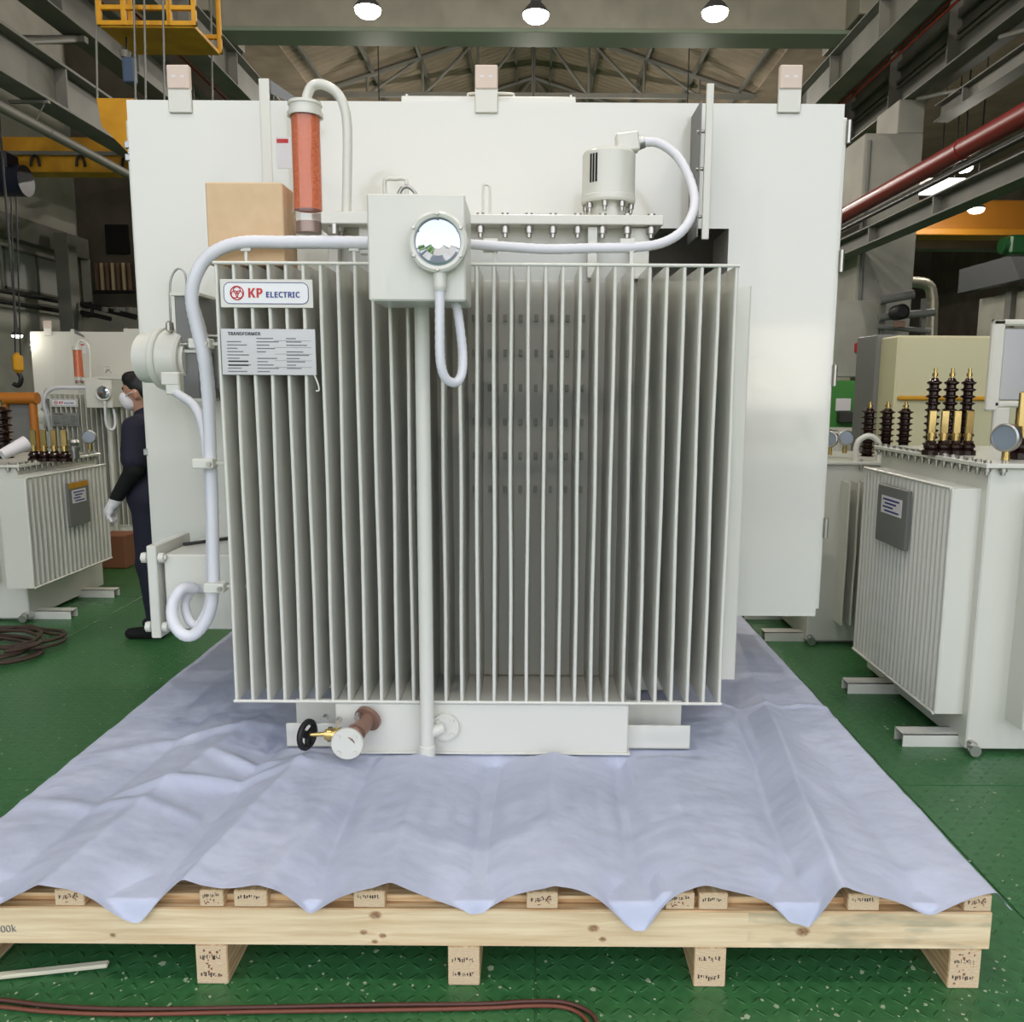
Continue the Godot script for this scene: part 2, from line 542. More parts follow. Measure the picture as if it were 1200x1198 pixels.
func stamp_tex(sd: int, h: int) -> ImageTexture:
	var r := RandomNumberGenerator.new()
	r.seed = sd
	var im := Image.create(64, h, true, Image.FORMAT_RGB8)
	var fn := FastNoiseLite.new()
	fn.seed = sd; fn.frequency = 0.05
	for y in h:
		for x in 64:
			var ring := 0.5 + 0.5 * sin((Vector2(x - 30, (y + 60) * 1.1).length() + fn.get_noise_2d(x, y) * 5.0) * 0.9)
			im.set_pixel(x, y, Color(0.86, 0.76, 0.63).lerp(Color(0.79, 0.67, 0.53), ring * 0.6 + fn.get_noise_2d(x * 2, y * 2) * 0.35))
	for k in (2 if h > 64 else 1):   # inked rows, illegible in the photograph
		var y0 := int(h * (0.25 + 0.45 * k)) + r.randi_range(-3, 3)
		for q in 9:
			var x0 := 8 + q * 5 + r.randi_range(-1, 1)
			im.fill_rect(Rect2i(x0, y0 + r.randi_range(-2, 3), r.randi_range(1, 3), r.randi_range(5, 11)), Color(0.22, 0.18, 0.17))
			if r.randf() < 0.5:
				im.fill_rect(Rect2i(x0, y0 + r.randi_range(0, 8), 4, 2), Color(0.3, 0.25, 0.23))
	if r.randf() < 0.5:
		for q in 14:
			im.fill_rect(Rect2i(r.randi_range(10, 50), r.randi_range(4, h - 10), r.randi_range(2, 5), r.randi_range(2, 6)), Color(0.5, 0.3, 0.22))
	im.generate_mipmaps()
	return ImageTexture.create_from_image(im)

func build_pallet() -> void:
	var t := thing("timber_pallet", Vector3(-0.2, 0, -3.4), "pine timber pallet with square legs under the silver tarpaulin", "pallet")
	var zf := -2.03
	var zb := -4.95
	var stamps := []
	var tall := []
	for k in 4:
		stamps.append(mat(Color.WHITE, 0.8)); stamps[k].albedo_texture = stamp_tex(100 + k, 48)
		tall.append(mat(Color.WHITE, 0.8)); tall[k].albedo_texture = stamp_tex(200 + k, 96)
	# skids under the cross beams
	var legs := [-1.53, -0.853, -0.173, 0.491, 1.178]
	for k in legs.size():
		var x: float = legs[k]
		var g := G.new()
		g.span(Vector3(x - 0.043, 0, zb), Vector3(x + 0.043, 0.115, zf), 0.003)
		var o := obj("skid", g, M.wood_z, t)
		g = G.new()
		g.panel(Vector3(x - 0.041, 0.113, zf + 0.0006), Vector3(x + 0.041, 0.113, zf + 0.0006), Vector3(x + 0.041, 0.002, zf + 0.0006), Vector3(x - 0.041, 0.002, zf + 0.0006), Vector3(0, 0, 1))
		obj("stamped_end", g, tall[k % 4], o)
	# cross beams; the front one carries knots and a pencilled note
	for z in [zf, -3.0, -3.9, zb + 0.09]:
		var g := G.new()
		g.span(Vector3(-1.66, 0.116, z - 0.09), Vector3(1.24, 0.224, z + 0.001), 0.003)
		var o := obj("cross_beam", g, M.wood_x, t)
		if z == zf:
			g = G.new()
			g.panel(Vector3(-1.657, 0.221, z + 0.0018), Vector3(1.237, 0.221, z + 0.0018), Vector3(1.237, 0.119, z + 0.0018), Vector3(-1.657, 0.119, z + 0.0018), Vector3(0, 0, 1))
			var m := mat(Color.WHITE, 0.7)
			m.albedo_texture = board_tex()
			obj("grained_face", g, m, o)
	for k in joist_x.size():
		var x: float = joist_x[k]
		var w: float = joist_w[k]
		var g := G.new()
		g.span(Vector3(x - w / 2, 0.2255, zb), Vector3(x + w / 2, DECK, zf - 0.004), 0.003)
		var o := obj("joist", g, M.wood_z, t)
		g = G.new()
		g.panel(Vector3(x - w / 2 + 0.002, DECK - 0.002, zf - 0.0034), Vector3(x + w / 2 - 0.002, DECK - 0.002, zf - 0.0034), Vector3(x + w / 2 - 0.002, 0.227, zf - 0.0034), Vector3(x - w / 2 + 0.002, 0.227, zf - 0.0034), Vector3(0, 0, 1))
		obj("stamped_end", g, stamps[(k * 3 + 1) % 4], o)
	# thin boards lie crosswise behind the joist ends
	for k in 3:
		var g := G.new()
		g.span(Vector3(-1.64, 0.2255, -2.2 - k * 0.42), Vector3(1.22, 0.245, -2.06 - k * 0.42), 0.002)
		obj("deck_board", g, M.wood_x, t)
	words("pencilled_note", "500k", 0.019, M.greyink, Vector3(-1.428, 0.158, zf + 0.002), t, false, 0.08)
	build_tarp()

func board_tex() -> ImageTexture:
	var w := 1600
	var h := 64
	var fn := FastNoiseLite.new()
	fn.seed = 77; fn.frequency = 0.008; fn.fractal_octaves = 4
	var f2 := FastNoiseLite.new()
	f2.seed = 5; f2.frequency = 0.05; f2.fractal_octaves = 3
	var knots := [[690, 8, 10.0], [672, 40, 6.0], [700, 46, 6.0], [688, 57, 5.0], [1012, 30, 9.0], [1026, 50, 6.0], [1322, 34, 11.0], [300, 48, 5.0]]
	var im := Image.create(w, h, true, Image.FORMAT_RGB8)
	for y in h:
		for x in w:
			var bend := 0.0
			var dark := 0.0
			for k in knots:
				var d := Vector2((x - k[0]) * 0.8, y - k[1]).length()
				bend += exp(-d * d / (k[2] * k[2] * 6.0)) * 5.0 * signf(y - k[1] + 0.01)
				dark = maxf(dark, smoothstep(k[2], k[2] * 0.3, d) * (0.6 + 0.4 * f2.get_noise_2d(x * 4.0, y * 4.0)))
			var s := fn.get_noise_2d(x * 0.35, (y + bend) * 7.0)
			var fine := f2.get_noise_2d(x * 0.25, (y + bend) * 9.0)
			var tone := clampf(0.6 + s * 0.6 + fine * 0.2, 0, 1)
			var c := Color(0.82, 0.69, 0.52).lerp(Color(0.95, 0.87, 0.73), tone)
			if x > 1240 and x < 1600:
				c = c.lerp(Color(0.62, 0.58, 0.48), clampf(f2.get_noise_2d(x * 0.2, y * 0.6) * 0.7 + (0.22 if y < 24 else 0.0), 0, 0.5))
			im.set_pixel(x, y, c.lerp(Color(0.42, 0.25, 0.15), clampf(dark, 0, 0.9)))
	im.generate_mipmaps()
	return ImageTexture.create_from_image(im)

func fold(x: float, c: float, w: float) -> float:
	return exp(-((x - c) / w) * ((x - c) / w))

func crease(t: float, w: float) -> float:
	return exp(-(sqrt(t * t + 0.00012) - 0.011) / w)

func tarp_h(x: float, z: float) -> float:
	var d := -z
	var sl := d - 2.0
	var xw := x + 0.012 * tn.get_noise_2d(z * 14.0, 7.0) + 0.004 * tn.get_noise_2d(z * 60.0, x * 12.0)
	var y := DECK + 0.016
	var near := 9.0
	for jx in joist_x:
		near = minf(near, absf(x - jx))
	y -= smoothstep(0.05, 0.2, near) * 0.010
	# pleats running back from the front edge: place at the edge, drift, height, width
	var far := 0.25 + 0.75 * smoothstep(1.7, 0.75, sl)
	for f in [[-1.44, 0.10, -0.024, 0.05], [-1.29, 0.17, 0.022, 0.045], [-1.03, 0.07, -0.042, 0.06], [-0.92, 0.16, 0.032, 0.045], [-0.72, 0.22, 0.014, 0.05], [-0.58, 0.02, -0.034, 0.04], [-0.37, -0.01, 0.022, 0.05], [-0.14, 0.02, -0.044, 0.045], [0.06, 0.03, 0.026, 0.08], [0.295, 0.03, -0.048, 0.045], [0.46, 0.04, 0.018, 0.07], [0.72, 0.115, -0.044, 0.04], [0.815, 0.125, 0.055, 0.045], [1.06, 0.03, -0.022, 0.06]]:
		y += f[2] * crease(xw - f[0] - f[1] * sl, f[3]) * far
	# slack creases at the left of the transformer and a seam at its right
	y += 0.030 * exp(-pow((z + 2.62 + 0.35 * (x + 1.1)) / 0.035, 2.0)) * fold(x, -1.08, 0.24)
	y += 0.024 * exp(-pow((z + 2.78 - 0.25 * (x + 0.95)) / 0.03, 2.0)) * fold(x, -0.98, 0.15)
	y += 0.016 * exp(-pow((z + 2.98 + 0.5 * (x + 1.3)) / 0.04, 2.0)) * fold(x, -1.25, 0.25)
	y += 0.013 * exp(-pow((z + 2.45 - 0.12 * (x + 1.2)) / 0.03, 2.0)) * fold(x, -1.3, 0.3)
	y += 0.010 * exp(-pow((z + 3.32 + 0.03 * sin(x * 18.0)) / 0.014, 2.0)) * smoothstep(0.72, 0.78, x)
	y += 0.006 * tn.get_noise_2d(x * 40.0, z * 40.0) + 0.0026 * tn.get_noise_2d(x * 150.0 + 50.0, z * 230.0)
	# flat under the transformer
	var under := smoothstep(-0.93, -0.85, x) * smoothstep(0.72, 0.6, x) * smoothstep(2.80, 2.86, d)
	y = lerpf(y, DECK + 0.006, under)
	# the free edge dips between the joists
	for f in [[-1.06, 0.085, 0.048], [-0.57, 0.07, 0.020], [-0.15, 0.10, 0.030], [0.285, 0.075, 0.065], [0.735, 0.085, 0.065], [1.045, 0.11, 0.030], [-1.45, 0.09, 0.03]]:
		y -= f[2] * fold(x, f[0], f[1]) * smoothstep(0.16, 0.0, sl)
	var rest := lerpf(DECK + 0.003, 0.249, smoothstep(0.045, 0.08, near))
	rest = lerpf(0.185, rest, smoothstep(2.004, 2.03, d))
	y = maxf(y, rest)
	# side edges turn down
	return y - 0.05 * smoothstep(1.235, 1.285, x) - 0.05 * smoothstep(-1.63, -1.69, x)
var tn := FastNoiseLite.new()

func build_tarp() -> void:
	tn.seed = 3; tn.frequency = 0.05; tn.fractal_octaves = 3
	var nx := 340
	var nz := 200
	var pts := []
	var nor := []
	var x0 := -1.685
	var x1 := 1.285
	for k in nz + 1:
		var kk := pow(float(k) / nz, 1.25)
		for i in nx + 1:
			var x := lerpf(x0, x1, float(i) / nx)
			var z0 := -2.008 + 0.006 * sin(x * 9.0) + 0.005 * sin(x * 23.0 + 1.0)
			var z := lerpf(z0, -4.9, kk)
			var y := tarp_h(x, z)
			pts.append(Vector3(x, y, z))
			var e := 0.006
			nor.append(Vector3(tarp_h(x - e, z) - tarp_h(x + e, z), 2 * e, tarp_h(x, z - e) - tarp_h(x, z + e)).normalized())
	var g := G.new()
	for k in nz:
		for i in nx:
			var a := k * (nx + 1) + i
			var b := a + 1
			var c := a + nx + 1
			var d := c + 1
			g.tri(pts[a], pts[b], pts[d], nor[a], nor[b], nor[d])
			g.tri(pts[a], pts[d], pts[c], nor[a], nor[d], nor[c])
	tag(obj("tarpaulin", g, M.tarp), "silver blue woven tarpaulin with folds spread over the timber pallet", "tarpaulin")

# ---------------------------------------------------------------- the large transformer
const FIN_F := -2.85
const FIN_B := -3.15
const FIN_LO := 0.478
const FIN_HI := 2.008
const BOX_Z := -3.6

func fin_mesh(variant: int, lo: float, hi: float, deep: float, thick: float) -> ArrayMesh:   # folded sheet with a rounded nose; origin at the base, nose towards +z
	var g := G.new()
	var prof := [Vector2(-thick / 2, -deep), Vector2(-thick / 2, -thick * 0.5), Vector2(-thick * 0.3, -thick * 0.1), Vector2(0, 0), Vector2(thick * 0.3, -thick * 0.1), Vector2(thick / 2, -thick * 0.5), Vector2(thick / 2, -deep)]
	var rows := 9
	for k in rows - 1:
		for i in prof.size() - 1:
			var q := []
			for c in [[k, i], [k, i + 1], [k + 1, i + 1], [k + 1, i]]:
				var t := float(c[0]) / (rows - 1)
				var y := t * (hi - lo)
				var w := 0.0025 * sin(t * (5.0 + variant) + variant * 2.1) * sin(PI * t)
				q.append(Vector3(prof[c[1]].x + w, y, prof[c[1]].y))
			var e: Vector2 = prof[i + 1] - prof[i]
			g.poly(q, Vector3(-e.y, 0, e.x))
	for y in [0.0, hi - lo]:
		var q := []
		for p in prof:
			q.append(Vector3(p.x, y, p.y))
		g.poly(q, Vector3(0, 1 if y > 0 else -1, 0))
	return make_mesh(g, Vector3.ZERO)

func hose_pts(p: Array, per := 10) -> Array:
	return spline(p, per)

func build_transformer() -> void:
	var t := thing("cabinet_transformer", Vector3(-0.17, 0.284, -3.4), "large pale grey oil transformer with finned front and tall cabinet on the silver tarpaulin", "transformer")
	tx = t
	var g := G.new()
	# tank and base
	g.span(Vector3(-0.75, 0.30, -3.58), Vector3(0.42, 2.2, FIN_B - 0.012), 0.004)
	obj("tank", g, M.paint, t)
	g = G.new()
	g.span(Vector3(-1.065, FIN_LO, FIN_B - 0.012), Vector3(0.692, 1.995, FIN_B), 0.002)
	var wallp := obj("fin_wall", g, M.paint, t)
	g = G.new()
	for r in 6:
		for k in 30:
			if k < 14 or k > 21:
				continue
			g.box(Vector3(-1.057 + 0.05803 * (k + 0.5), 1.86 - r * 0.128, FIN_B + 0.004), Vector3(0.014, 0.027, 0.010), 0.002)
	var cl := obj("weld_spacers", g, M.softgrey, wallp)
	cl.set_meta("kind", "stuff")
	g = G.new()
	g.span(Vector3(-0.703, 0.286, -3.56), Vector3(0.358, FIN_LO - 0.006, FIN_F - 0.004), 0.004)
	var bs := obj("base_box", g, M.paint, t)
	g = G.new()
	g.span(Vector3(-0.712, 0.284, -3.57), Vector3(0.367, 0.292, FIN_F + 0.006), 0.002)
	obj("base_flange", g, M.paint, bs)
	for z in [-2.9, -3.5]:
		for s in [[-0.897, -0.705], [0.36, 0.593]]:
			var a: float = s[0]
			var b: float = s[1]
			g = G.new()
			g.span(Vector3(a, 0.2845, z - 0.01), Vector3(b, 0.375, z), 0.002)
			g.span(Vector3(a, 0.2845, z - 0.13), Vector3(b, 0.292, z), 0.002)
			g.span(Vector3(a + 0.004, 0.2845, z - 0.13), Vector3(b - 0.012, 0.425, z - 0.12), 0.002)
			obj("foot_channel", g, M.paint, bs)
	# fins and their rails
	var fm := []
	for k in 4:
		fm.append(fin_mesh(k, FIN_LO, FIN_HI, FIN_F - FIN_B, 0.0125))
	for k in 31:
		put("fin", fm[(k * 7) % 4], M.paint, Vector3(-1.057 + 0.05803 * k, FIN_LO, FIN_F), t)
	for y in [FIN_LO + 0.002, FIN_HI + 0.002]:
		g = G.new()
		g.cyl(Vector3(-1.066, y, FIN_F - 0.002), Vector3(0.692, y, FIN_F - 0.002), 0.006, 0.006, 8)
		obj("fin_rail", g, M.paint, t)
	var sf := fin_mesh(1, FIN_LO + 0.005, 1.975, 0.1, 0.012)
	for k in 6:
		var o := put("side_fin", sf, M.paint, Vector3(0.80, FIN_LO + 0.005, -3.105 - k * 0.075), t)
		o.rotation.y = PI / 2
	g = G.new()
	g.span(Vector3(0.686, FIN_LO, -3.58), Vector3(0.702, 1.985, -3.10), 0.002)
	obj("side_wall", g, M.paint, t)
	# lid with bolts
	g = G.new()
	g.span(Vector3(-0.79, 2.182, -3.58), Vector3(0.468, 2.216, -3.075), 0.003)
	var lid := obj("lid", g, M.paint, t)
	for px in [400, 563, 592, 620, 648, 677, 706, 735, 763]:
		var c := P(px, 262, 3.1)
		g = G.new()
		g.cyl(Vector3(c.x, 2.14, -3.1), Vector3(c.x, 2.182, -3.1), 0.009, 0.009, 8)
		g.bolt(Vector3(c.x, 2.155, -3.1), Vector3.UP, 0.017, 0.022)
		g.bolt(Vector3(c.x, 2.216, -3.1), Vector3.UP, 0.015, 0.008)
		obj("bolt", g, M.bolt, lid)
	for q in [[-0.74, 0.035, 0.05], [0.2, 0.035, 0.05], [0.355, 0.07, 0.03]]:   # ribs on the tank's neck
		g = G.new()
		g.span(Vector3(q[0], 2.0, FIN_B), Vector3(q[0] + q[1], 2.18, FIN_B + q[2]), 0.002)
		obj("neck_rib", g, M.paint, t)
	# shallow steel tray at the mouth of the cabinet's throat
	g = G.new()
	g.span(Vector3(0.43, 1.985, -3.6), Vector3(0.69, 1.995, FIN_B - 0.012), 0.002)
	for k in 5:
		g.span(Vector3(0.44, 1.995, -3.56 + k * 0.075), Vector3(0.68, 2.001, -3.545 + k * 0.075))
	obj("tray", g, M.midgrey, t)
	build_cabinet(t)
	build_fittings(t)
var tx: Node3D

func build_cabinet(t: Node3D) -> void:
	var x0 := -1.668
	var x1 := 1.277
	var y0 := 0.60
	var y1 := 2.762
	var hx0 := 0.43
	var hx1 := 0.822
	var hy0 := 1.75
	var hy1 := 2.268
	var z := BOX_Z
	var g := G.new()
	# hollow: front sheet with a throat opening, then sides, back, top and bottom
	var zf := z - 0.006
	g.span(Vector3(x0, y0, zf), Vector3(hx0, y1, z))
	g.span(Vector3(hx1, y0, zf), Vector3(x1, y1, z))
	g.span(Vector3(hx0, hy1, zf), Vector3(hx1, y1, z))
	g.span(Vector3(hx0, y0, zf), Vector3(hx1, hy0, z))
	var body := obj("cabinet_front", g, M.gloss, t)
	g = G.new()
	g.span(Vector3(x0, y0, z - 0.75), Vector3(x0 + 0.005, y1 - 0.002, zf))
	g.span(Vector3(x1 - 0.005, y0, z - 0.75), Vector3(x1, y1 - 0.002, zf))
	g.span(Vector3(x0, y0, z - 0.756), Vector3(x1, y1 - 0.002, z - 0.75))
	g.span(Vector3(x0, y0, z - 0.75), Vector3(x1, y0 + 0.005, zf))
	g.span(Vector3(x0, y1 - 0.007, z - 0.75), Vector3(x1, y1 - 0.002, zf))
	g.span(Vector3(hx0 - 0.005, hy0 - 0.005, z - 0.3), Vector3(hx0, hy1 + 0.005, zf))
	g.span(Vector3(hx1, hy0 - 0.005, z - 0.3), Vector3(hx1 + 0.005, hy1 + 0.005, zf))
	obj("cabinet_shell", g, M.paint, t)
	# door edge strip with hinges at the right, latch strip at the left
	g = G.new()
	g.span(Vector3(x1 + 0.002, y0 + 0.02, z - 0.10), Vector3(x1 + 0.03, y1 - 0.04, z - 0.04), 0.004)
	var dr := obj("door_edge", g, M.gloss, t)
	for y in [0.95, 1.62, 2.1, 2.62]:
		g = G.new()
		g.cyl(Vector3(x1 + 0.036, y, z - 0.035), Vector3(x1 + 0.036, y + 0.09, z - 0.035), 0.011, 0.011, 10)
		obj("hinge", g, M.bolt, dr)
	g = G.new()
	g.span(Vector3(x0 - 0.022, 0.63, z - 0.08), Vector3(x0 - 0.002, y1 - 0.07, z - 0.03), 0.003)
	var ls := obj("latch_edge", g, M.paint, t)
	for y in [2.53, 2.58, 1.3]:
		g = G.new()
		g.span(Vector3(x0 - 0.034, y, z - 0.07), Vector3(x0 - 0.004, y + 0.03, z - 0.026), 0.004)
		obj("latch", g, M.steel, ls)
	# raised cover on the roof with a carrying handle
	var c0 := P(470, 118, 3.66)
	var c1 := P(675, 118, 3.66)
	g = G.new()
	g.span(Vector3(c0.x, y1, -4.2), Vector3(c1.x, y1 + 0.043, -3.66), 0.004)
	var cov := obj("roof_cover", g, M.gloss, t)
	for x in [c0.x + 0.02, c1.x - 0.02]:
		g = G.new()
		g.cyl(Vector3(x, y1 + 0.043, -3.69), Vector3(x, y1 + 0.055, -3.69), 0.012, 0.012, 8)
		obj("bolt", g, M.bolt, cov)
	g = G.new()
	var hx := (P(548, 105, 3.7).x)
	var hx2 := (P(602, 105, 3.7).x)
	g.tube(spline([Vector3(hx, y1 + 0.04, -3.72), Vector3(hx, y1 + 0.062, -3.72), Vector3(hx + 0.02, y1 + 0.072, -3.72), Vector3(hx2 - 0.02, y1 + 0.072, -3.72), Vector3(hx2, y1 + 0.062, -3.72), Vector3(hx2, y1 + 0.04, -3.72)], 4), 0.006, 6)
	obj("handle", g, M.paint, cov)
	# lifting lugs wrapped in packing board
	for px in [211, 570, 925]:
		var a := P(px, 126, 3.59)
		var top := a.y + 0.15
		g = G.new()
		g.span(Vector3(a.x - 0.047, a.y - 0.02, z), Vector3(a.x + 0.047, top - 0.075, z + 0.012), 0.003)
		var lug := obj("lifting_lug", g, M.paint, t)
		g = G.new()
		g.span(Vector3(a.x - 0.046, top - 0.08, z - 0.01), Vector3(a.x + 0.046, top + 0.012, z + 0.018), 0.004)
		var pad := obj("packing_pad", g, M.foam, lug)
		g = G.new()
		for s in [-1, 1]:
			g.span(Vector3(a.x + s * 0.018 - 0.008, top - 0.037, z + 0.018), Vector3(a.x + s * 0.018 + 0.008, top - 0.029, z + 0.0188))
		obj("printed_marks", g, M.paper, pad)
	# hung notice with a red heading
	var n0 := P(323, 160, 3.594)
	var n1 := P(342, 197, 3.594)
	g = G.new()
	g.span(Vector3(n0.x, n1.y, z), Vector3(n1.x, n0.y, z + 0.0015))
	var no := obj("notice_sheet", g, M.paper, t)
	g = G.new()
	g.span(Vector3(n0.x + 0.002, n0.y - 0.024, z + 0.0015), Vector3(n1.x - 0.012, n0.y - 0.008, z + 0.0022))
	obj("heading", g, M.red, no)
	# upright bars in front of the cabinet
	var p0 := P(309, 92, 3.4)
	g = G.new()
	g.span(Vector3(p0.x - 0.02, 2.0, -3.405), Vector3(p0.x + 0.02, p0.y, -3.398), 0.001)
	g.span(Vector3(p0.x - 0.02, 2.0, -3.44), Vector3(p0.x - 0.013, p0.y, -3.398), 0.001)
	var up := obj("upright_bar", g, M.paint, t)
	g = G.new()
	g.prism(PackedVector2Array([Vector2(0, 0), Vector2(0, -0.05), Vector2(0.115, -0.10), Vector2(0.115, -0.075)]), Transform3D(Basis(), p0 + Vector3(0.02, 0, -0.01)), -0.004)
	obj("gusset", g, M.midgrey, up)
	p0 = P(829, 98, 3.4)
	g = G.new()
	g.span(Vector3(p0.x - 0.002, 2.19, -3.41), Vector3(p0.x + 0.026, p0.y, -3.395), 0.002)
	up = obj("upright_bar", g, M.paint, t)
	g = G.new()
	g.span(Vector3(p0.x - 0.022, 2.2, -3.6), Vector3(p0.x - 0.016, p0.y - 0.06, -3.405), 0.001)
	obj("web_plate", g, M.midgrey, up)
	for y in [2.28, 2.46, 2.6]:
		g = G.new()
		g.cyl(Vector3(p0.x - 0.03, y, -3.42), Vector3(p0.x + 0.03, y, -3.42), 0.007, 0.007, 8)
		obj("bolt", g, M.bolt, up)

func bracket(t: Node3D, at: Vector3, s: Vector3) -> void:
	var g := G.new()
	g.box(at, s, 0.002)
	obj("hose_bracket", g, M.paint, t)

func build_fittings(t: Node3D) -> void:
	var g: G
	# gauge cabinet
	g = G.new()
	g.span(Vector3(-0.494, 1.865, -2.838), Vector3(-0.203, 2.171, -2.592), 0.006)
	var gb := obj("gauge_box", g, M.paint, t)
	g = G.new()
	g.span(Vector3(-0.496, 1.862, -2.592), Vector3(-0.201, 2.174, -2.58), 0.005)
	obj("door", g, M.paint, gb)
	var c := Vector3(-0.281, 2.029, -2.58)
	g = G.new()
	g.lathe(c, Vector3.BACK, [Vector2(0.074, 0), Vector2(0.074, 0.02), Vector2(0.088, 0.022), Vector2(0.090, 0.03), Vector2(0.088, 0.042), Vector2(0.080, 0.047), Vector2(0.071, 0.044), Vector2(0.069, 0.036)], 40)
	var ga := obj("dial_gauge", g, M.paint, gb)
	g = G.new()
	g.lathe(c, Vector3.BACK, [Vector2(0.07, 0.014), Vector2(0.07, 0.016), Vector2(0, 0.016)], 40)
	obj("dial_face", g, M.white, ga)
	g = G.new()
	g.lathe(c, Vector3.BACK, [Vector2(0.0705, 0.036), Vector2(0.06, 0.0395), Vector2(0.04, 0.0425), Vector2(0.02, 0.044), Vector2(0, 0.0445)], 40)
	obj("dial_glass", g, M.mirror, ga)
	for k in 6:
		var a := PI / 2 + TAU * k / 6
		g = G.new()
		g.cyl(c + Vector3(cos(a) * 0.080, sin(a) * 0.080, 0.044), c + Vector3(cos(a) * 0.080, sin(a) * 0.080, 0.052), 0.006, 0.005, 8)
		obj("screw", g, M.bolt, ga)
	g = G.new()
	g.lathe(c + Vector3(0.004, -0.078, 0.022), Vector3.DOWN, [Vector2(0.02, 0), Vector2(0.02, 0.05), Vector2(0.017, 0.062), Vector2(0, 0.062)], 16)
	obj("stem", g, M.paint, ga)
	var s0 := c + Vector3(0.004, -0.138, 0.022)
	g = G.new()
	g.tube(hose_pts([s0, s0 + Vector3(-0.002, -0.1, 0.0), s0 + Vector3(-0.001, -0.21, -0.005), s0 + Vector3(0.014, -0.262, -0.02), s0 + Vector3(0.044, -0.272, -0.045), s0 + Vector3(0.06, -0.235, -0.07), s0 + Vector3(0.058, -0.16, -0.09), s0 + Vector3(0.045, -0.06, -0.10), s0 + Vector3(0.035, -0.02, -0.10)], 9), 0.0145, 12, 0.0006)
	obj("looped_hose", g, M.hose, gb)
	# vertical oil pipe in front of the fins and its foot flange
	var pt := P(494, 360, 2.80)
	g = G.new()
	g.cyl(Vector3(pt.x, 1.87, -2.805), Vector3(pt.x, 0.33, -2.805), 0.025, 0.025, 20)
	g.lathe(Vector3(pt.x, 0.335, -2.805), Vector3.DOWN, [Vector2(0.025, -0.005), Vector2(0.029, 0.0), Vector2(0.029, 0.045), Vector2(0.02, 0.055), Vector2(0, 0.055)], 20)
	var pipe := obj("oil_pipe", g, M.paint, t)
	g = G.new()
	g.lathe(Vector3(pt.x + 0.06, 0.39, -2.855), Vector3.BACK, [Vector2(0.05, 0), Vector2(0.05, 0.018), Vector2(0, 0.018)], 24)
	for k in 4:
		var a := PI / 4 + PI / 2 * k
		g.bolt(Vector3(pt.x + 0.06 + cos(a) * 0.036, 0.39 + sin(a) * 0.036, -2.838), Vector3.BACK, 0.007, 0.01)
	g.cyl(Vector3(pt.x + 0.05, 0.39, -2.83), Vector3(pt.x, 0.385, -2.805), 0.022, 0.022, 14)
	obj("pipe_flange", g, M.paint, pipe)
	# name plate and rating plate
	var pz := FIN_F + 0.006
	var a0 := P(257, 327, 2.843)
	var a1 := P(367, 361, 2.843)
	g = G.new()
	g.span(Vector3(a0.x, a1.y, pz - 0.003), Vector3(a1.x, a0.y, pz), 0.002)
	var np := obj("name_plate", g, M.paint, t)
	var i0 := a0 + Vector3(0.013, -0.011, 0)
	var i1 := a1 + Vector3(-0.015, 0.013, 0)
	var frame2 := []
	var face := PackedVector2Array()
	for q in [[i1.x, i0.y, 0.0], [i0.x, i0.y, 1.0], [i0.x, i1.y, 2.0], [i1.x, i1.y, 3.0]]:
		var r := 0.02
		var cx: float = q[0] + (-r if q[0] == i1.x else r)
		var cy: float = q[1] + (-r if q[1] == i0.y else r)
		for k in 6:
			var an: float = (q[2] + k / 5.0) * PI / 2
			face.append(Vector2(cx + cos(an) * r, cy + sin(an) * r))
			frame2.append(Vector3(cx + cos(an) * r, cy + sin(an) * r, pz + 0.001))
	frame2.append(frame2[0])
	g = G.new()
	g.prism(face, Transform3D(Basis(), Vector3(0, 0, pz)), 0.001)
	var fc := obj("white_face", g, M.white, np)
	g = G.new()
	g.tube(frame2, 0.0012, 4)
	obj("border_line", g, M.blue, np)
	var my := (i0.y + i1.y) / 2
	g = G.new()
	var lc := Vector3(i0.x + 0.044, my, pz + 0.0016)
	g.ring(lc, Vector3.BACK, 0.022, 0.0018, 24, 5)
	for k in 3:
		var an := PI / 2 + TAU * k / 3
		g.ring(lc + Vector3(cos(an), sin(an), 0) * 0.009, Vector3.BACK, 0.0115, 0.0016, 16, 5)
	obj("emblem", g, M.red, np)
	words("lettering", "KP", 0.031, M.red, Vector3(i0.x + 0.078, my, pz + 0.002), np)
	words("lettering", "ELECTRIC", 0.0185, M.blue, Vector3(i0.x + 0.139, my - 0.005, pz + 0.002), np)
	a0 = P(258, 385, 2.843)
	a1 = P(371, 440, 2.843)
	g = G.new()
	g.span(Vector3(a0.x, a1.y, pz - 0.003), Vector3(a1.x, a0.y, pz), 0.002)
	np = obj("rating_plate", g, M.plate, t)
	words("heading", "TRANSFORMER", 0.011, M.ink, Vector3(a0.x + 0.025, a0.y - 0.017, pz + 0.0006), np)
	g = G.new()
	for r in 11:
		for q in 3:
			if (r * 5 + q * 3) % 7 == 0:
				continue
			var xx: float = a0.x + 0.02 + q * 0.1
			g.span(Vector3(xx, a0.y - 0.034 - r * 0.011, pz), Vector3(xx + 0.03 + 0.05 * fmod(r * 0.37 + q * 0.53, 1.0), a0.y - 0.0305 - r * 0.011, pz + 0.0006))
	obj("small_print", g, M.greyink, np)
	g = G.new()
	for k in 5:
		g.span(Vector3(a0.x + 0.18, a0.y - 0.04 - k * 0.022, pz), Vector3(a1.x - 0.015, a0.y - 0.0392 - k * 0.022, pz + 0.0006))
	for k in 2:
		g.span(Vector3(a0.x + 0.022, a1.y + 0.03 + k * 0.013, pz), Vector3(a0.x + 0.09, a1.y + 0.035 + k * 0.013, pz + 0.0007))
	obj("ruled_lines", g, M.ink, np)
	g = G.new()
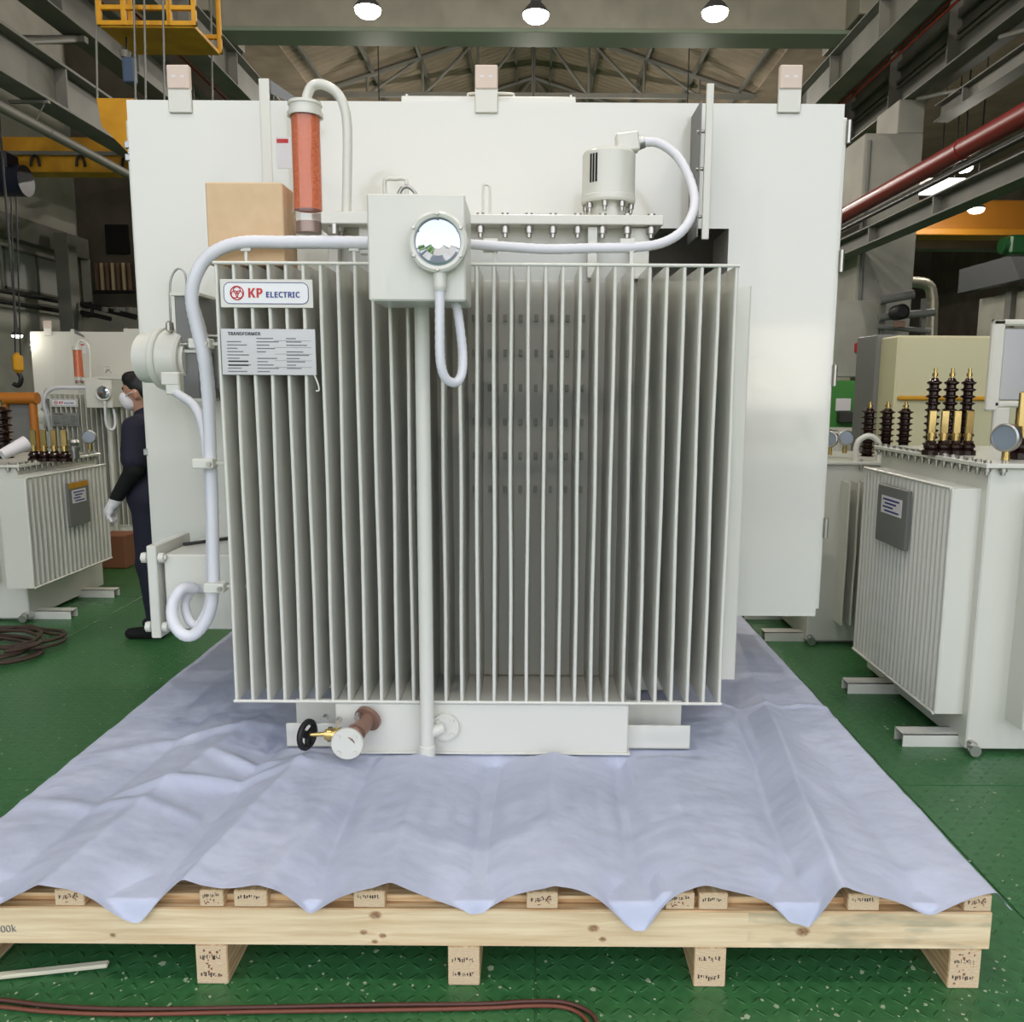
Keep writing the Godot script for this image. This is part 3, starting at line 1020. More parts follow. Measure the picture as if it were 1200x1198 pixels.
	g.tube(spline([Vector3(a1.x - 0.008, a1.y, pz - 0.004), Vector3(a1.x + 0.004, a1.y - 0.03, pz), Vector3(a1.x + 0.006, a1.y - 0.05, pz), Vector3(a1.x - 0.004, a1.y - 0.052, pz)], 4), 0.003, 6)
	obj("wire_hook", g, M.paint, np)
	# pressure relief device
	var pc := Vector3(0.284, 2.216, -3.25)
	g = G.new()
	g.lathe(pc, Vector3.UP, [Vector2(0.066, 0), Vector2(0.066, 0.07), Vector2(0.098, 0.07), Vector2(0.102, 0.078), Vector2(0.102, 0.095), Vector2(0.099, 0.098), Vector2(0.099, 0.245), Vector2(0.094, 0.254), Vector2(0.085, 0.258), Vector2(0, 0.258)], 40)
	var pr := obj("relief_valve", g, M.paint, t)
	for k in 3:
		g = G.new()
		var a := deg_to_rad(122.0 + k * 7.0)
		var dv := Vector3(cos(a) * 1.0, 0, sin(a))
		g.box(pc + Vector3(0, 0.185, 0) + dv * 0.098, Vector3(0.007, 0.10, 0.006), 0.0, Basis(Vector3.UP, PI / 2 - a))
		obj("vent_slot", g, M.black, pr)
	for k in 8:
		var a := TAU * (k + 0.3) / 8
		g = G.new()
		g.cyl(pc + Vector3(cos(a) * 0.085, 0.035, sin(a) * 0.085), pc + Vector3(cos(a) * 0.085, 0.075, sin(a) * 0.085), 0.007, 0.007, 8)
		g.bolt(pc + Vector3(cos(a) * 0.085, 0.05, sin(a) * 0.085), Vector3.UP, 0.013, 0.018)
		obj("bolt", g, M.bolt, pr)
	g = G.new()
	g.box(P(735, 168, 3.24), Vector3(0.085, 0.068, 0.06), 0.006, Basis(Vector3.BACK, 0.12))
	var sw := obj("switch_head", g, M.paint, pr)
	g = G.new()
	g.cyl(P(742, 170, 3.24), P(755, 166, 3.24), 0.026, 0.022, 14)
	obj("gland", g, M.steel, sw)
	g = G.new()
	g.tube(hose_pts([P(750, 167, 3.24), P(772, 168, 3.22), P(795, 185, 3.18), P(811, 218, 3.12), P(813, 245, 3.06), P(800, 270, 3.0), P(775, 285, 2.96), P(740, 290, 2.93), P(690, 291, 2.92), P(640, 292, 2.915), P(590, 289, 2.91), P(548, 286, 2.9)], 9), 0.0165, 12, 0.0006)
	obj("relief_hose", g, M.hose, t)
	for px in [575, 735]:
		bracket(t, P(px, 288, 2.93), Vector3(0.05, 0.045, 0.02))
		g = G.new()
		var q0 := P(px + 5, 288, 2.925)
		g.span(Vector3(q0.x - 0.006, FIN_HI, q0.z - 0.006), Vector3(q0.x + 0.006, q0.y, q0.z + 0.006), 0.001)
		obj("bracket_stem", g, M.paint, t)
	# breather with orange silica gel
	var b0 := Vector3(-0.78, 2.12, -3.0)
	g = G.new()
	g.lathe(b0, Vector3.UP, [Vector2(0, 0.005), Vector2(0.046, 0.005), Vector2(0.05, 0.012), Vector2(0.05, 0.072), Vector2(0.058, 0.076), Vector2(0.058, 0.086), Vector2(0.05, 0.09)], 28)
	var br := obj("breather", g, M.clear, t)
	g = G.new()
	g.cyl(b0 + Vector3(0, 0.012, 0), b0 + Vector3(0, 0.05, 0), 0.043, 0.043, 24)
	obj("oil_cup", g, M.bronze, br)
	g = G.new()
	g.cyl(b0 + Vector3(0, 0.09, 0), b0 + Vector3(0, 0.395, 0), 0.0475, 0.0475, 28)
	obj("silica_gel", g, M.silica, br)
	g = G.new()
	g.lathe(b0, Vector3.UP, [Vector2(0.0515, 0.086), Vector2(0.0515, 0.4)], 32)
	obj("glass_cylinder", g, M.clear, br)
	g = G.new()
	g.lathe(b0, Vector3.UP, [Vector2(0.052, 0.395), Vector2(0.06, 0.395), Vector2(0.06, 0.408), Vector2(0.054, 0.41), Vector2(0.054, 0.43), Vector2(0.058, 0.432), Vector2(0.056, 0.442), Vector2(0, 0.444)], 28)
	obj("cap", g, M.paint, br)
	g = G.new()
	g.tube(hose_pts([b0 + Vector3(0.004, 0.435, 0), P(360, 112, 3.0), P(366, 101, 3.0), P(378, 99, 3.0), P(394, 108, 3.0), P(403, 124, 3.0), P(407, 150, 3.0), P(407, 200, 3.0), P(406, 252, 3.0)], 8), 0.0165, 14)
	obj("breather_pipe", g, M.paint, t)
	g = G.new()
	g.span(Vector3(P(378, 250, 3.0).x, 2.16, -3.03), Vector3(P(440, 250, 3.0).x, 2.2, -2.97), 0.003)
	var arm := obj("breather_arm", g, M.paint, t)
	g = G.new()
	var nb := P(392, 268, 2.98)
	g.cyl(nb + Vector3(0, 0.015, 0), nb - Vector3(0, 0.018, 0), 0.014, 0.014, 8)
	obj("bolt", g, M.bolt, arm)
	g = G.new()
	g.span(P(422, 255, 3.05), P(432, 298, 3.02), 0.003)
	obj("arm_web", g, M.paint, arm)
	# white hoses: from the gauge box left, over the corner and down the flank
	var run1 := [P(432, 285, 2.9), P(380, 284, 2.9), P(330, 284, 2.9), P(290, 284, 2.9), P(262, 290, 2.9), P(240, 305, 2.9), P(227, 330, 2.9), P(225, 355, 2.91), P(231, 385, 2.93), P(239, 420, 2.95), P(244, 470, 2.98), P(247, 540, 3.0), P(249, 600, 3.0), P(250, 650, 3.0), P(250, 690, 3.0), P(245, 720, 3.0), P(230, 742, 3.0), P(215, 744, 3.0), P(203, 728, 3.02), P(203, 706, 3.06), P(214, 690, 3.1), P(228, 690, 3.14)]
	g = G.new()
	g.tube(hose_pts(run1, 8), 0.022, 12, 0.0006)
	obj("flexible_hose", g, M.hose, t)
	g = G.new()
	g.tube(hose_pts([P(200, 456, 3.2), P(212, 464, 3.15), P(228, 476, 3.08), P(238, 500, 3.04), P(243, 540, 3.03), P(246, 600, 3.03), P(247, 650, 3.03), P(247, 690, 3.04), P(243, 714, 3.05), P(232, 733, 3.06), P(222, 727, 3.08), P(217, 708, 3.12), P(225, 692, 3.16), P(240, 690, 3.19)], 8), 0.017, 12, 0.0006)
	obj("flexible_hose", g, M.hose, t)
	g = G.new()
	g.tube(hose_pts([P(226, 352, 2.96), P(236, 385, 2.98), P(243, 420, 3.0), P(248, 470, 3.0)], 8), 0.016, 10, 0.0006)
	obj("flexible_hose", g, M.hose, t)
	for q in [[238, 403], [242, 543], [255, 688]]:
		g = G.new()
		var h := P(q[0], q[1], 2.97)
		g.box(h + Vector3(-0.006, 0, 0.0), Vector3(0.075, 0.035, 0.055), 0.004)
		var hb := obj("hose_bracket", g, M.paint, t)
		g = G.new()
		g.box(Vector3(lerpf(h.x, -1.06, 0.6), h.y, h.z - 0.02), Vector3(absf(h.x + 1.06) + 0.03, 0.012, 0.03), 0.002)
		obj("bracket_arm", g, M.paint, hb)
		g = G.new()
		g.cyl(h + Vector3(0.02, 0.0, 0.02), h + Vector3(0.02, 0.0, 0.04), 0.009, 0.009, 6)
		obj("bolt", g, M.bolt, hb)
	for px in [288, 415]:
		var q0 := P(px, 286, 2.9)
		bracket(t, q0, Vector3(0.035, 0.05, 0.016))
		g = G.new()
		g.span(Vector3(q0.x - 0.005, FIN_HI, q0.z - 0.005), Vector3(q0.x + 0.005, q0.y, q0.z + 0.005), 0.001)
		obj("bracket_stem", g, M.paint, t)
	# thin capillary loop on the cabinet
	g = G.new()
	g.tube(spline([P(200, 378, 3.35), P(199, 345, 3.4), P(201, 325, 3.42), P(209, 315, 3.42), P(217, 322, 3.42), P(219, 350, 3.42), P(219, 395, 3.4)], 6), 0.004, 6)
	obj("capillary", g, M.steel, t)
	# bottom hook and small handles seen above the gauge box
	g = G.new()
	g.tube(spline([P(452, 230, 3.1), P(451, 211, 3.1), P(464, 210, 3.1), P(476, 211, 3.1), P(476, 230, 3.1)], 2), 0.008, 6)
	obj("lid_handle", g, M.paint, t)
	g = G.new()
	g.tube(spline([P(566, 254, 3.12), P(566, 222, 3.12), P(567, 217, 3.12), P(572, 217, 3.12), P(574, 222, 3.12), P(574, 254, 3.12)], 4), 0.005, 6)
	obj("lid_handle", g, M.paint, t)
	g = G.new()
	g.tube(spline([P(466, 231, 3.0), P(471, 221, 3.0), P(478, 219, 3.0), P(485, 224, 3.0), P(489, 232, 3.0)], 4), 0.007, 6)
	obj("cable_loop", g, M.steel, t)
	# drain valve at the base
	var vz := -2.74
	var vf := Vector3(-0.635, 0.371, vz)
	g = G.new()
	g.cyl(vf + Vector3(0.06, 0.055, -0.115), vf + Vector3(0.03, 0.03, -0.03), 0.03, 0.03, 18)
	g.cyl(vf + Vector3(0.025, 0.025, -0.05), vf + Vector3(0, 0, -0.0085), 0.034, 0.034, 18)
	g.cyl(vf + Vector3(0.055, 0.052, -0.108), vf + Vector3(0.05, 0.047, -0.095), 0.05, 0.05, 20)
	var dv2 := obj("drain_valve", g, M.bronze, t)
	g = G.new()
	g.lathe(vf + Vector3(0, 0, -0.008), Vector3.BACK, [Vector2(0, 0), Vector2(0.056, 0), Vector2(0.057, 0.004), Vector2(0.057, 0.014), Vector2(0.054, 0.018), Vector2(0, 0.018)], 32)
	var bf := obj("blank_flange", g, M.paint, dv2)
	for k in 4:
		var a := PI / 4 + PI / 2 * k
		g = G.new()
		g.cyl(vf + Vector3(cos(a) * 0.041, sin(a) * 0.041, 0.009), vf + Vector3(cos(a) * 0.041, sin(a) * 0.041, 0.014), 0.008, 0.007, 10)
		obj("bolt", g, M.paint, bf)
	g = G.new()
	g.cyl(vf + Vector3(-0.03, 0.018, -0.03), vf + Vector3(-0.085, 0.02, -0.03), 0.028, 0.018, 12)
	g.cyl(vf + Vector3(-0.06, 0.02, -0.03), vf + Vector3(-0.075, 0.02, -0.03), 0.026, 0.026, 6)
	g.cyl(vf + Vector3(-0.085, 0.02, -0.03), vf + Vector3(-0.15, 0.018, -0.03), 0.008, 0.008, 10)
	obj("valve_stem", g, M.brass, dv2)
	g = G.new()
	var hw := vf + Vector3(-0.148, 0.018, -0.03)
	var ax := Vector3(1, 0.0, 0.35).normalized()
	g.ring(hw, ax, 0.045, 0.011, 28, 8)
	var fb := G.frame(ax)
	for k in 3:
		var a := TAU * k / 3 + 0.4
		g.cyl(hw, hw + (fb.x * cos(a) + fb.y * sin(a)) * 0.042, 0.009, 0.008, 6)
	g.cyl(hw - ax * 0.014, hw + ax * 0.014, 0.014, 0.014, 10)
	obj("handwheel", g, M.rubber, dv2)
	for q in [[398, 843], [420, 838], [424, 848], [382, 840]]:
		var bb := P(q[0], q[1], 2.82)
		g = G.new()
		g.cyl(bb, bb + Vector3(0, 0, 0.03), 0.011, 0.011, 6)
		obj("bolt", g, M.bolt, dv2)
	# round bushing housing at the left of the cabinet
	var d0 := Vector3(-1.595, 1.715, -3.4)
	var dx := Vector3(1, -0.03, 0.16).normalized()
	g = G.new()
	g.lathe(d0, dx, [Vector2(0, 0.04), Vector2(0.10, 0.04), Vector2(0.10, 0.12), Vector2(0.126, 0.12), Vector2(0.128, 0.126), Vector2(0.128, 0.142), Vector2(0.124, 0.146), Vector2(0.116, 0.146), Vector2(0.116, 0.225), Vector2(0.108, 0.235), Vector2(0.09, 0.235), Vector2(0.09, 0.25), Vector2(0, 0.25)], 40)
	var hs := obj("bushing_housing", g, M.paint, t)
	for a in [0.6, 1.6, 2.5, -0.7]:
		var f := G.frame(dx)
		g = G.new()
		var rp: Vector3 = d0 + (f.x * cos(a) + f.y * sin(a)) * 0.095
		g.cyl(rp + dx * 0.24, rp + dx * 0.50, 0.007, 0.007, 8)
		g.bolt(rp + dx * 0.26, dx, 0.013, 0.014)
		obj("tie_rod", g, M.bolt, hs)
	g = G.new()
	g.box(d0 + dx * 0.37 + Vector3(0.0, -0.01, -0.06), Vector3(0.09, 0.24, 0.1), 0.02)
	obj("rubber_bellows", g, M.midgrey, hs)
	g = G.new()
	g.box(P(202, 444, 3.18), Vector3(0.07, 0.05, 0.05), 0.005)
	g.box(P(205, 456, 3.18), Vector3(0.055, 0.045, 0.045), 0.005)
	obj("cable_gland", g, M.paint, hs)
	g = G.new()
	g.box(P(199, 383, 3.3), Vector3(0.025, 0.045, 0.03), 0.008)
	obj("air_screw", g, M.bolt, hs)
	g = G.new()   # solid block: the dark of the throat opening is put into its grey
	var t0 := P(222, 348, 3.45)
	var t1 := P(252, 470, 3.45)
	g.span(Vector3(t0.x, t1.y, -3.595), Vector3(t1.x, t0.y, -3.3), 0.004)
	var th := obj("throat_shade_block", g, M.midgrey, t)
	for y in [t1.y, (t0.y + t1.y) / 2 - 0.02, t0.y - 0.012]:
		g = G.new()
		g.span(Vector3(t0.x - 0.012, y, -3.45), Vector3(t1.x + 0.02, y + 0.012, -3.292), 0.001)
		obj("flange_plate", g, M.paint, th)
	# terminal box low on the left
	g = G.new()
	g.span(Vector3(-1.448, 0.641, -3.59), Vector3(-1.14, 0.945, -3.2), 0.006)
	var tb := obj("terminal_box", g, M.paint, t)
	g = G.new()
	g.span(Vector3(-1.50, 0.612, -3.5), Vector3(-1.462, 0.985, -3.17), 0.004)
	var tf := obj("terminal_flange", g, M.paint, t)
	for y in [0.655, 0.935]:
		g = G.new()
		g.cyl(Vector3(-1.525, y, -3.19), Vector3(-1.43, y, -3.19), 0.011, 0.011, 8)
		g.cyl(Vector3(-1.525, y, -3.19), Vector3(-1.505, y, -3.19), 0.022, 0.022, 6)
		g.cyl(Vector3(-1.458, y, -3.19), Vector3(-1.438, y, -3.19), 0.022, 0.022, 6)
		obj("bolt", g, M.paint, tf)
	g = G.new()
	g.box(Vector3(-1.375, 0.951, -3.46), Vector3(0.022, 0.012, 0.2), 0.002, Basis(Vector3.UP, -0.75))
	obj("gasket_strip", g, M.dark, tb)
	g = G.new()
	g.span(Vector3(-1.15, 0.60, -3.5), Vector3(-1.05, 0.612, -3.12), 0.002)
	obj("drip_ledge", g, M.paint, tb)
	# cardboard box left on top of the fins: a thing of its own
	g = G.new()
	g.span(Vector3(-1.117, 2.0165, -3.11), Vector3(-0.853, 2.29, -2.95), 0.004)
	tag(obj("cardboard_box", g, M.card), "plain tan cardboard box standing on the fins beside the orange breather", "box")

# ---------------------------------------------------------------- smaller transformers around it
func shed_bushing(t: Node3D, at: Vector3, high: float, r: float, sheds: int) -> void:
	var g := G.new()
	var prof := [Vector2(0, 0), Vector2(r * 0.9, 0)]
	for k in sheds:
		var y := high * 0.85 * (k + 0.3) / sheds
		var dy := high * 0.85 / sheds
		prof.append_array([Vector2(r * 0.62, y), Vector2(r, y + dy * 0.3), Vector2(r, y + dy * 0.42), Vector2(r * 0.62, y + dy * 0.62)])
	prof.append_array([Vector2(r * 0.4, high * 0.88), Vector2(0, high * 0.88)])
	g.lathe(at, Vector3.UP, prof, 14)
	var o := obj("insulator", g, M.porcelain, t)
	g = G.new()
	g.cyl(at + Vector3(0, high * 0.87, 0), at + Vector3(0, high, 0), r * 0.22, r * 0.22, 8)
	g.bolt(at + Vector3(0, high * 0.9, 0), Vector3.UP, r * 0.36, high * 0.04)
	obj("terminal_stud", g, M.brass, o)

func low_bushing(t: Node3D, at: Vector3, high: float, r: float) -> void:
	var g := G.new()
	g.lathe(at, Vector3.UP, [Vector2(0, 0), Vector2(r * 1.15, 0), Vector2(r * 1.15, high * 0.1), Vector2(r * 0.8, high * 0.13), Vector2(r * 1.0, high * 0.18), Vector2(r, high * 0.22), Vector2(r * 0.7, high * 0.28), Vector2(r * 0.8, high * 0.32), Vector2(0, high * 0.34)], 14)
	var o := obj("insulator", g, M.porcelain, t)
	g = G.new()
	g.cyl(at + Vector3(0, high * 0.33, 0), at + Vector3(0, high * 0.5, 0), r * 0.55, r * 0.5, 10)
	g.bolt(at + Vector3(0, high * 0.42, 0), Vector3.UP, r * 0.7, high * 0.06)
	g.box(at + Vector3(0, high * 0.74, 0), Vector3(r * 1.1, high * 0.52, r * 0.35), 0.003)
	obj("terminal_flag", g, M.brass, o)

func small_transformer(called: String, label: String, x0: float, x1: float, zf: float, zb: float, lid_y: float, fin_x: float, fin_lo: float, fin_hi: float, fz0: float, fz1: float, fins: int, flank: float, group: String) -> Node3D:
	# flank -1: the fins at x0 face -x; +1: the fins at x1 face +x
	var t := thing(called, Vector3((x0 + x1) / 2, 0, (zf + zb) / 2), label, "transformer", group)
	var g := G.new()
	g.span(Vector3(x0, 0.02, zb), Vector3(x1, lid_y - 0.02, zf), 0.006)
	var tank := obj("tank", g, M.paint, t)
	g = G.new()
	g.span(Vector3(x0 - 0.03, lid_y - 0.02, zb - 0.03), Vector3(x1 + 0.03, lid_y, zf + 0.03), 0.003)
	var lid := obj("lid", g, M.paint, t)
	var e := x0 - 0.012 if flank < 0 else x1 + 0.012
	g = G.new()
	for k in 16:
		var z := lerpf(zf, zb, k / 15.0)
		g.cyl(Vector3(e, lid_y - 0.05, z), Vector3(e, lid_y + 0.014, z), 0.009, 0.009, 6)
		g.bolt(Vector3(e, lid_y - 0.036, z), Vector3.UP, 0.016, 0.014)
		g.bolt(Vector3(e, lid_y, z), Vector3.UP, 0.016, 0.012)
	var bo := obj("flank_bolts", g, M.bolt, lid)
	bo.set_meta("kind", "stuff")
	for k in 5:
		var x := lerpf(x0 + 0.05, x1 - 0.05, k / 4.0)
		g = G.new()
		g.cyl(Vector3(x, lid_y - 0.05, zf + 0.014), Vector3(x, lid_y + 0.014, zf + 0.014), 0.009, 0.009, 6)
		g.bolt(Vector3(x, lid_y - 0.036, zf + 0.014), Vector3.UP, 0.016, 0.014)
		obj("bolt", g, M.bolt, lid)
	# corrugated flank: thin closely set fins between two rails
	var deep := absf(fin_x - (x0 if flank < 0 else x1))
	var fm := fin_mesh(0, fin_lo, fin_hi, deep, 0.02)
	for k in fins:
		var o := put("fin", fm, M.paint, Vector3(fin_x, fin_lo, lerpf(fz0, fz1, float(k) / (fins - 1))), t)
		o.rotation.y = flank * PI / 2
	for y in [fin_lo, fin_hi]:
		g = G.new()
		g.cyl(Vector3(fin_x, y, fz0), Vector3(fin_x, y, fz1), 0.008, 0.008, 6)
		obj("fin_rail", g, M.paint, t)
	# front corrugation
	var fm2 := fin_mesh(2, fin_lo, fin_hi, 0.13, 0.014)
	for k in 12:
		var x := (x0 + 0.17 + k * 0.055) if flank < 0 else (x1 - 0.17 - k * 0.055)
		if x > x1 - 0.08 or x < x0 + 0.08:
			continue
		put("fin", fm2, M.paint, Vector3(x, fin_lo, zf + 0.13), t)
	# feet
	for z in [lerpf(zf, zb, 0.06), lerpf(zf, zb, 0.66)]:
		g = G.new()
		var xa := x0 - 0.25
		var xb := x1 + 0.25
		g.span(Vector3(xa, 0.055, z - 0.09), Vector3(xb, 0.062, z), 0.001)
		g.span(Vector3(xa, 0, z - 0.007), Vector3(xb, 0.062, z), 0.001)
		g.span(Vector3(xa, 0, z - 0.09), Vector3(xb, 0.062, z - 0.083), 0.001)
		obj("foot_channel", g, M.paint, t)
	g = G.new()
	var cx := x0 + 0.02 if flank < 0 else x1 - 0.02
	g.cyl(Vector3(cx, 0.05, zf), Vector3(cx, 0.05, zf + 0.03), 0.018, 0.018, 8)
	g.cyl(Vector3(cx, 0.032, zf + 0.03), Vector3(cx, 0.032, zf + 0.05), 0.026, 0.026, 10)
	obj("earth_bolt", g, M.bolt, tank)
	return t

func label_board(t: Node3D, a: Vector3, b: Vector3, x: float, out: float, gold: bool) -> void:   # a plate on the flank between z a.z .. b.z
	var g := G.new()
	g.span(Vector3(x, b.y, b.z), Vector3(x + out * 0.02, a.y, a.z), 0.003)
	var o := obj("name_board", g, M.midgrey, t)
	var h := a.y - b.y
	var w := b.z - a.z
	g = G.new()
	g.span(Vector3(x + out * 0.02, a.y - h * 0.48, a.z + w * 0.16), Vector3(x + out * 0.022, a.y - h * 0.18, b.z - w * 0.16))
	var s := obj("sticker", g, M.paper, o)
	g = G.new()
	for k in 4:
		var y := a.y - h * (0.22 + 0.065 * k)
		g.span(Vector3(x + out * 0.022, y - h * 0.03, a.z + w * (0.22 + 0.06 * (k % 2))), Vector3(x + out * 0.0228, y, b.z - w * (0.24 + 0.1 * (k % 3))))
	obj("sticker_print", g, M.blue, s)
	if gold:
		g = G.new()
		g.span(Vector3(x + out * 0.02, a.y - h * 0.14, a.z + w * 0.02), Vector3(x + out * 0.0215, a.y - h * 0.01, b.z - w * 0.02))
		obj("yellow_band", g, M.yellow, o)

func dial(t: Node3D, c: Vector3, towards: Vector3, r: float) -> void:
	var g := G.new()
	var d := towards.normalized()
	g.lathe(c, d, [Vector2(r * 0.8, -r * 0.9), Vector2(r, -r * 0.5), Vector2(r, 0), Vector2(r * 0.88, r * 0.08), Vector2(r * 0.84, 0)], 24)
	var o := obj("dial_gauge", g, M.steel, t)
	g = G.new()
	g.lathe(c, d, [Vector2(r * 0.86, -0.004), Vector2(r * 0.86, 0.0), Vector2(0, 0.0)], 24)
	obj("dial_face", g, M.dial, o)
	g = G.new()
	g.cyl(c - d * r * 0.4 - Vector3(0, r * 0.9, 0), c - d * r * 0.4 - Vector3(0, r * 1.9, 0), r * 0.25, r * 0.3, 10)
	obj("stem", g, M.brass, o)

func build_neighbours() -> void:
	var grp := "small finned transformers on the hall floor"
	# right, close by
	var t := small_transformer("finned_transformer", "pale grey finned transformer with four brass terminals and grey name board, beside the tarpaulin", 1.945, 2.95, -3.5, -4.6, 1.30, 1.82, 0.165, 1.185, -3.56, -4.50, 23, -1.0, grp)
	var a := Q(1032, 583, 1.806)
	var b := Q(1062, 662, 1.806)
	label_board(t, Vector3(0, 1.13, a.z), Vector3(0, 0.84, b.z), 1.81, -1.0, false)
	var zz := 3.95
	for k in 4:
		low_bushing(t, Vector3(P(1090 + k * 14.5, 529, zz).x, 1.30, -zz), 0.21, 0.033)
	for k in 3:
		shed_bushing(t, Vector3(P(1092 + k * 20, 490, 4.4).x, 1.30, -4.4), 0.42, 0.038, 10)
	dial(t, P(1177, 513, 3.62), Vector3(-0.9, 0.05, 0.6), 0.062)
	low_bushing(t, Vector3(2.2, 1.30, -3.72), 0.3, 0.05)
	# right, behind it
	t = small_transformer("finned_transformer", "pale finned transformer with a lifting hoop, partly hidden by the tall cabinet", 1.76, 2.75, -5.1, -5.95, 1.17, 1.66, 0.16, 1.05, -5.2, -5.85, 14, -1.0, grp)
	var g := G.new()
	var l0 := P(1008, 532, 5.05)
	var l1 := P(1036, 532, 5.05)
	g.tube(spline([Vector3(l0.x, 1.17, -5.12), Vector3(l0.x, 1.25, -5.12), Vector3(l0.x + 0.02, 1.30, -5.12), Vector3((l0.x + l1.x) / 2, 1.325, -5.12), Vector3(l1.x - 0.02, 1.30, -5.12), Vector3(l1.x, 1.25, -5.12), Vector3(l1.x, 1.17, -5.12)], 4), 0.018, 8)
	obj("lifting_hoop", g, M.paint, t)
	for k in 3:
		shed_bushing(t, Vector3(P(1018 + k * 21, 500, 5.5).x, 1.17, -5.5), 0.36, 0.05, 8)
	dial(t, P(992, 513, 5.3), Vector3(0, 0.3, 1), 0.05)
	dial(t, P(972, 515, 5.3), Vector3(-0.8, 0.3, 1), 0.05)
	# further right, behind
	t = small_transformer("finned_transformer", "pale finned transformer with brass flags and brown insulators in front of the green machine", 2.65, 3.6, -7.2, -8.0, 1.25, 2.56, 0.2, 1.1, -7.25, -7.95, 12, -1.0, grp)
	for k in 4:
		low_bushing(t, Vector3(P(1020 + k * 13, 470, 7.4).x, 1.25, -7.4), 0.36, 0.05)
	for k in 2:
		dial(t, Vector3(P(1050 + k * 14, 465, 7.35).x, 1.50, -7.35), Vector3(-0.3 + k * 0.6, 0.2, 1), 0.06)
	# left
	t = small_transformer("finned_transformer", "pale grey finned transformer with yellow banded name board beside the worker", -4.5, -3.43, -5.5, -6.5, 1.08, -3.25, 0.285, 1.01, -5.30, -6.30, 19, 1.0, grp)
	a = Q(77, 570, -3.236)
	b = Q(105, 625, -3.236)
	label_board(t, Vector3(0, 0.93, a.z), Vector3(0, 0.62, b.z), -3.24, 1.0, true)
	for k in 4:
		low_bushing(t, Vector3(P(40 + k * 12, 528, 5.75).x, 1.08, -5.75), 0.22, 0.038)
	for k in 2:
		shed_bushing(t, Vector3(P(4 - k * 24, 525, 6.0).x, 1.08, -6.0), 0.42, 0.075, 7)
	dial(t, P(104, 512, 6.1), Vector3(0.3, 0.1, 1), 0.05)
	g = G.new()
	var c := Vector3(P(86, 520, 5.95).x, 1.08, -5.95)
	g.lathe(c, Vector3.UP, [Vector2(0.035, 0), Vector2(0.035, 0.06), Vector2(0.045, 0.06), Vector2(0.045, 0.09), Vector2(0.036, 0.095), Vector2(0.042, 0.12), Vector2(0.03, 0.14), Vector2(0, 0.14)], 14)
	obj("relief_cap", g, M.steel, t)
	# paper roll lying on the left transformer
	g = G.new()
	g.cyl(P(2, 533, 5.42), P(31, 519, 5.55), 0.035, 0.05, 12)
	tag(obj("paper_roll", g, M.paper), "white paper roll lying across the transformer lid by the brown insulators", "paper roll")
	# the same cabinet model further back on the left
	var o := tx.duplicate()
	o.name = numbered("cabinet_transformer")
	add_child(o, true)
	o.scale = Vector3.ONE * 0.88
	# place it so that its plate stands where the photograph shows it, feet on the floor
	o.position = Vector3(-4.88 + (-0.17 + 1.057) * 0.88, 0.0, -8.45 + (-3.4 + 2.843) * 0.88)
	tag(o, "pale grey cabinet transformer with orange breather standing behind the worker", "transformer")
	g = G.new()
	g.box(P(141, 664, 7.3) , Vector3(0.24, 0.30, 0.25), 0.01)
	var cb := obj("cardboard_carton", g, mat(Color(0.55, 0.36, 0.26), 0.85))
	cb.position.y = 0.0
	tag(cb, "brown cardboard carton on the green floor behind the left transformer", "box")

# ---------------------------------------------------------------- beams, pipes and lamps overhead
func long_beam(called: String, label: String, x: float, w: float, y0: float, y1: float, z0: float, z1: float, m: Material, category := "beam", tf := 0.02, web_x := 0.012) -> Node3D:   # I-section running away from the camera
	var t := thing(called, Vector3(x, y0, (z0 + z1) / 2), label, category)
	var g := G.new()
	g.span(Vector3(x - web_x, y0 + tf, z1), Vector3(x + web_x, y1 - tf, z0))
	obj("web", g, m, t)
	for y in [y0, y1 - tf]:
		g = G.new()
		g.span(Vector3(x - w / 2, y, z1), Vector3(x + w / 2, y + tf, z0), 0.003)
		obj("flange", g, m, t)
	var k := 0
	while z0 - 1.0 - k * 1.7 > z1:
		g = G.new()
		g.span(Vector3(x - w / 2 + 0.01, y0 + tf, z0 - 1.0 - k * 1.7 - 0.012), Vector3(x + w / 2 - 0.01, y1 - tf, z0 - 1.0 - k * 1.7 + 0.012))
		obj("stiffener", g, m, t)
		k += 1
	return t

func long_pipe(called: String, label: String, x: float, y: float, r: float, z0: float, z1: float, m: Material, collars := true) -> Node3D:
	var t := thing(called, Vector3(x, y, (z0 + z1) / 2), label, "pipe")
	var g := G.new()
	g.cyl(Vector3(x, y, z0), Vector3(x, y, z1), r, r, 16)
	obj("pipe_run", g, m, t)
	if collars:
		for k in 6:
			g = G.new()
			var z := lerpf(z0, z1, (k + 0.5) / 6)
			g.cyl(Vector3(x, y, z - 0.03), Vector3(x, y, z + 0.03), r * 1.08, r * 1.08, 16)
			obj("coupling", g, m, t)
	return t

